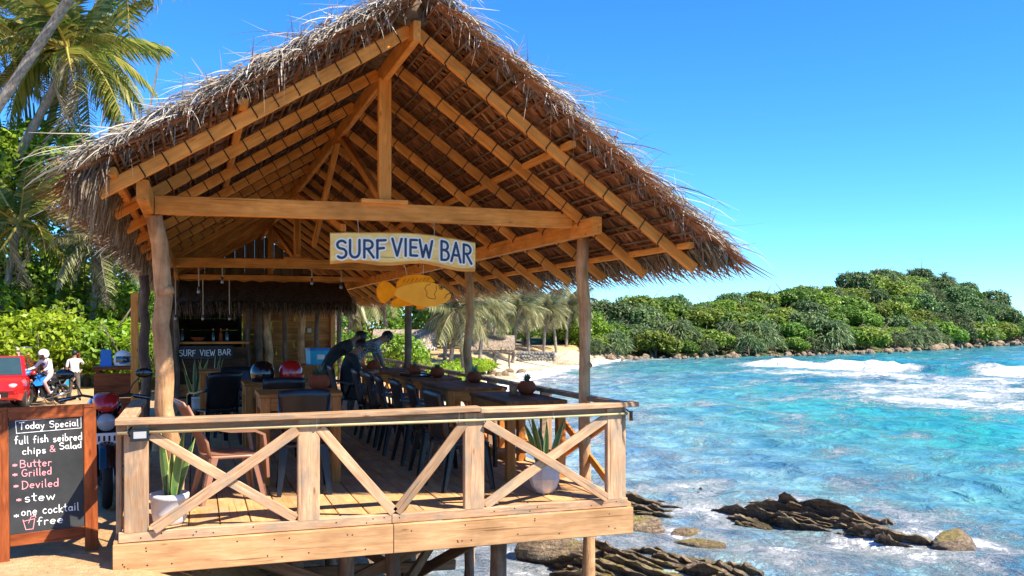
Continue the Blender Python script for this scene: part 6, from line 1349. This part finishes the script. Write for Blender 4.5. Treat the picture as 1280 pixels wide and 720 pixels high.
# seated man, facing the sea side tables
J = dict(pelvis=(-.08, 0, .56), spine=(-.04, 0, .76), chest=(.04, 0, .96), neck=(.10, 0, 1.07), head=(.17, 0, 1.15), face=(1, -.2, -.5))
for s, g_ in (('L', 1), ('R', -1)): J.update({'sh' + s: (.05, g_ * .19, 1.0), 'el' + s: (.14, g_ * .25, .76), 'wr' + s: (.36, g_ * .13, .80), 'pa' + s: (.43, g_ * .10, .81), 'hi' + s: (-.04, g_ * .1, .52), 'kn' + s: (.36, g_ * .12, .52), 'an' + s: (.36, g_ * .12, .085), 'to' + s: (.5, g_ * .13, .035)})
person('man in black T-shirt sitting with bowed head at the far tables', (2.60, 6.2, .005), J, 'shirtblack', 'khaki')
J = dict(pelvis=(-.12, 0, .88), spine=(.02, 0, 1.03), chest=(.20, 0, 1.16), neck=(.33, 0, 1.22), head=(.42, 0, 1.27), face=(.7, -.25, -.8))
for s, g_ in (('L', 1), ('R', -1)): J.update({'sh' + s: (.22, g_ * .19, 1.15), 'el' + s: (.30, g_ * .23, .92), 'wr' + s: (.48, g_ * .14, .84), 'pa' + s: (.54, g_ * .11, .81)})
stand_legs(J, (-.1, 0, .84), (-.06, 0, .47), (-.1, 0, .085))
person('dark-clothed man bending over the table behind the seated man', (2.50, 7.15, .005), J, 'shirtblack', 'shirtblack')
J = dict(pelvis=(-.30, 0, .90), spine=(-.12, 0, 1.01), chest=(.10, 0, 1.16), neck=(.24, 0, 1.23), head=(.33, 0, 1.27), face=(.7, -.2, -.7))
for s, g_ in (('L', 1), ('R', -1)): J.update({'sh' + s: (.14, g_ * .19, 1.15), 'el' + s: (.20, g_ * .21, .96), 'wr' + s: (.24, g_ * .17, .84), 'pa' + s: (.29, g_ * .16, .81)})
stand_legs(J, (-.28, 0, .85), (-.2, 0, .47), (-.26, 0, .085))
person('man in checked shirt leaning on the far table with both arms', (3.10, 7.60, .005), J, 'check', 'khaki')
J = dict(pelvis=(0, 0, .88), spine=(0, 0, 1.05), chest=(.01, 0, 1.25), neck=(.02, 0, 1.40), head=(.035, 0, 1.50), face=(.3, 1, -.1))
J.update(shL=(.0, .18, 1.30), elL=(-.02, .23, 1.05), wrL=(.1, .2, .86), paL=(.13, .19, .79), shR=(.02, -.18, 1.30), elR=(.2, -.24, 1.16), wrR=(.10, -.12, 1.40), paR=(.07, -.11, 1.46))
J = {k: ((-v[1], v[0], v[2]) if k != 'face' else v) for k, v in J.items()}
for s, g_, st in (('L', 1, .1), ('R', -1, -.12)): J.update({'hi' + s: (-g_ * .09, 0, .84), 'kn' + s: (-g_ * .12, st * .6 + .02, .46), 'an' + s: (-g_ * .16, st, .085), 'to' + s: (-g_ * .17, st + .14, .035)})
wz = gz(-3.15, 25); wp = person('man in white shirt walking away holding a phone to his ear', (-3.15, 25, wz), J, 'shirtwhite', 'khaki')
ph = thing('phone', 'red phone held to the ear of the walking man', 'phone', (-3.15 + .145, 25 + .06, wz + 1.47)); b = MB(); b.box((0, 0, 0), (.012, .07, .14)); b.build('case', 'red', ph); b = MB(); b.box((-.0072, 0, 0), (.002, .06, .12)); b.build('screen', 'glass', ph)
hv = Vector((-.66, -.75, 0)).normalized(); pv = Vector((-hv.y, hv.x, 0))
def hp(f, s, z): v = hv * f + pv * s; return (v.x, v.y, z)
J = dict(pelvis=hp(-.22, 0, .95), spine=hp(-.17, 0, 1.10), chest=hp(-.09, 0, 1.27), neck=hp(-.04, 0, 1.40), head=hp(.0, 0, 1.49), face=tuple(hv))
for s, g_ in (('L', 1), ('R', -1)): J.update({'sh' + s: hp(-.07, g_ * .19, 1.32), 'el' + s: hp(.08, g_ * .28, 1.12), 'wr' + s: hp(.27, g_ * .33, 1.06), 'pa' + s: hp(.31, g_ * .33, 1.05), 'hi' + s: hp(-.16, g_ * .1, .90), 'kn' + s: hp(.16, g_ * .20, .70), 'an' + s: hp(-.06, g_ * .2, .34), 'to' + s: hp(.07, g_ * .21, .30)})
person('person in pale shirt and white helmet sitting on the blue motorcycle', (-3.75, 23.0, mz), J, 'shirtwhite', 'pinkcloth', helmet_mat='whitepaint', sleeve='long')
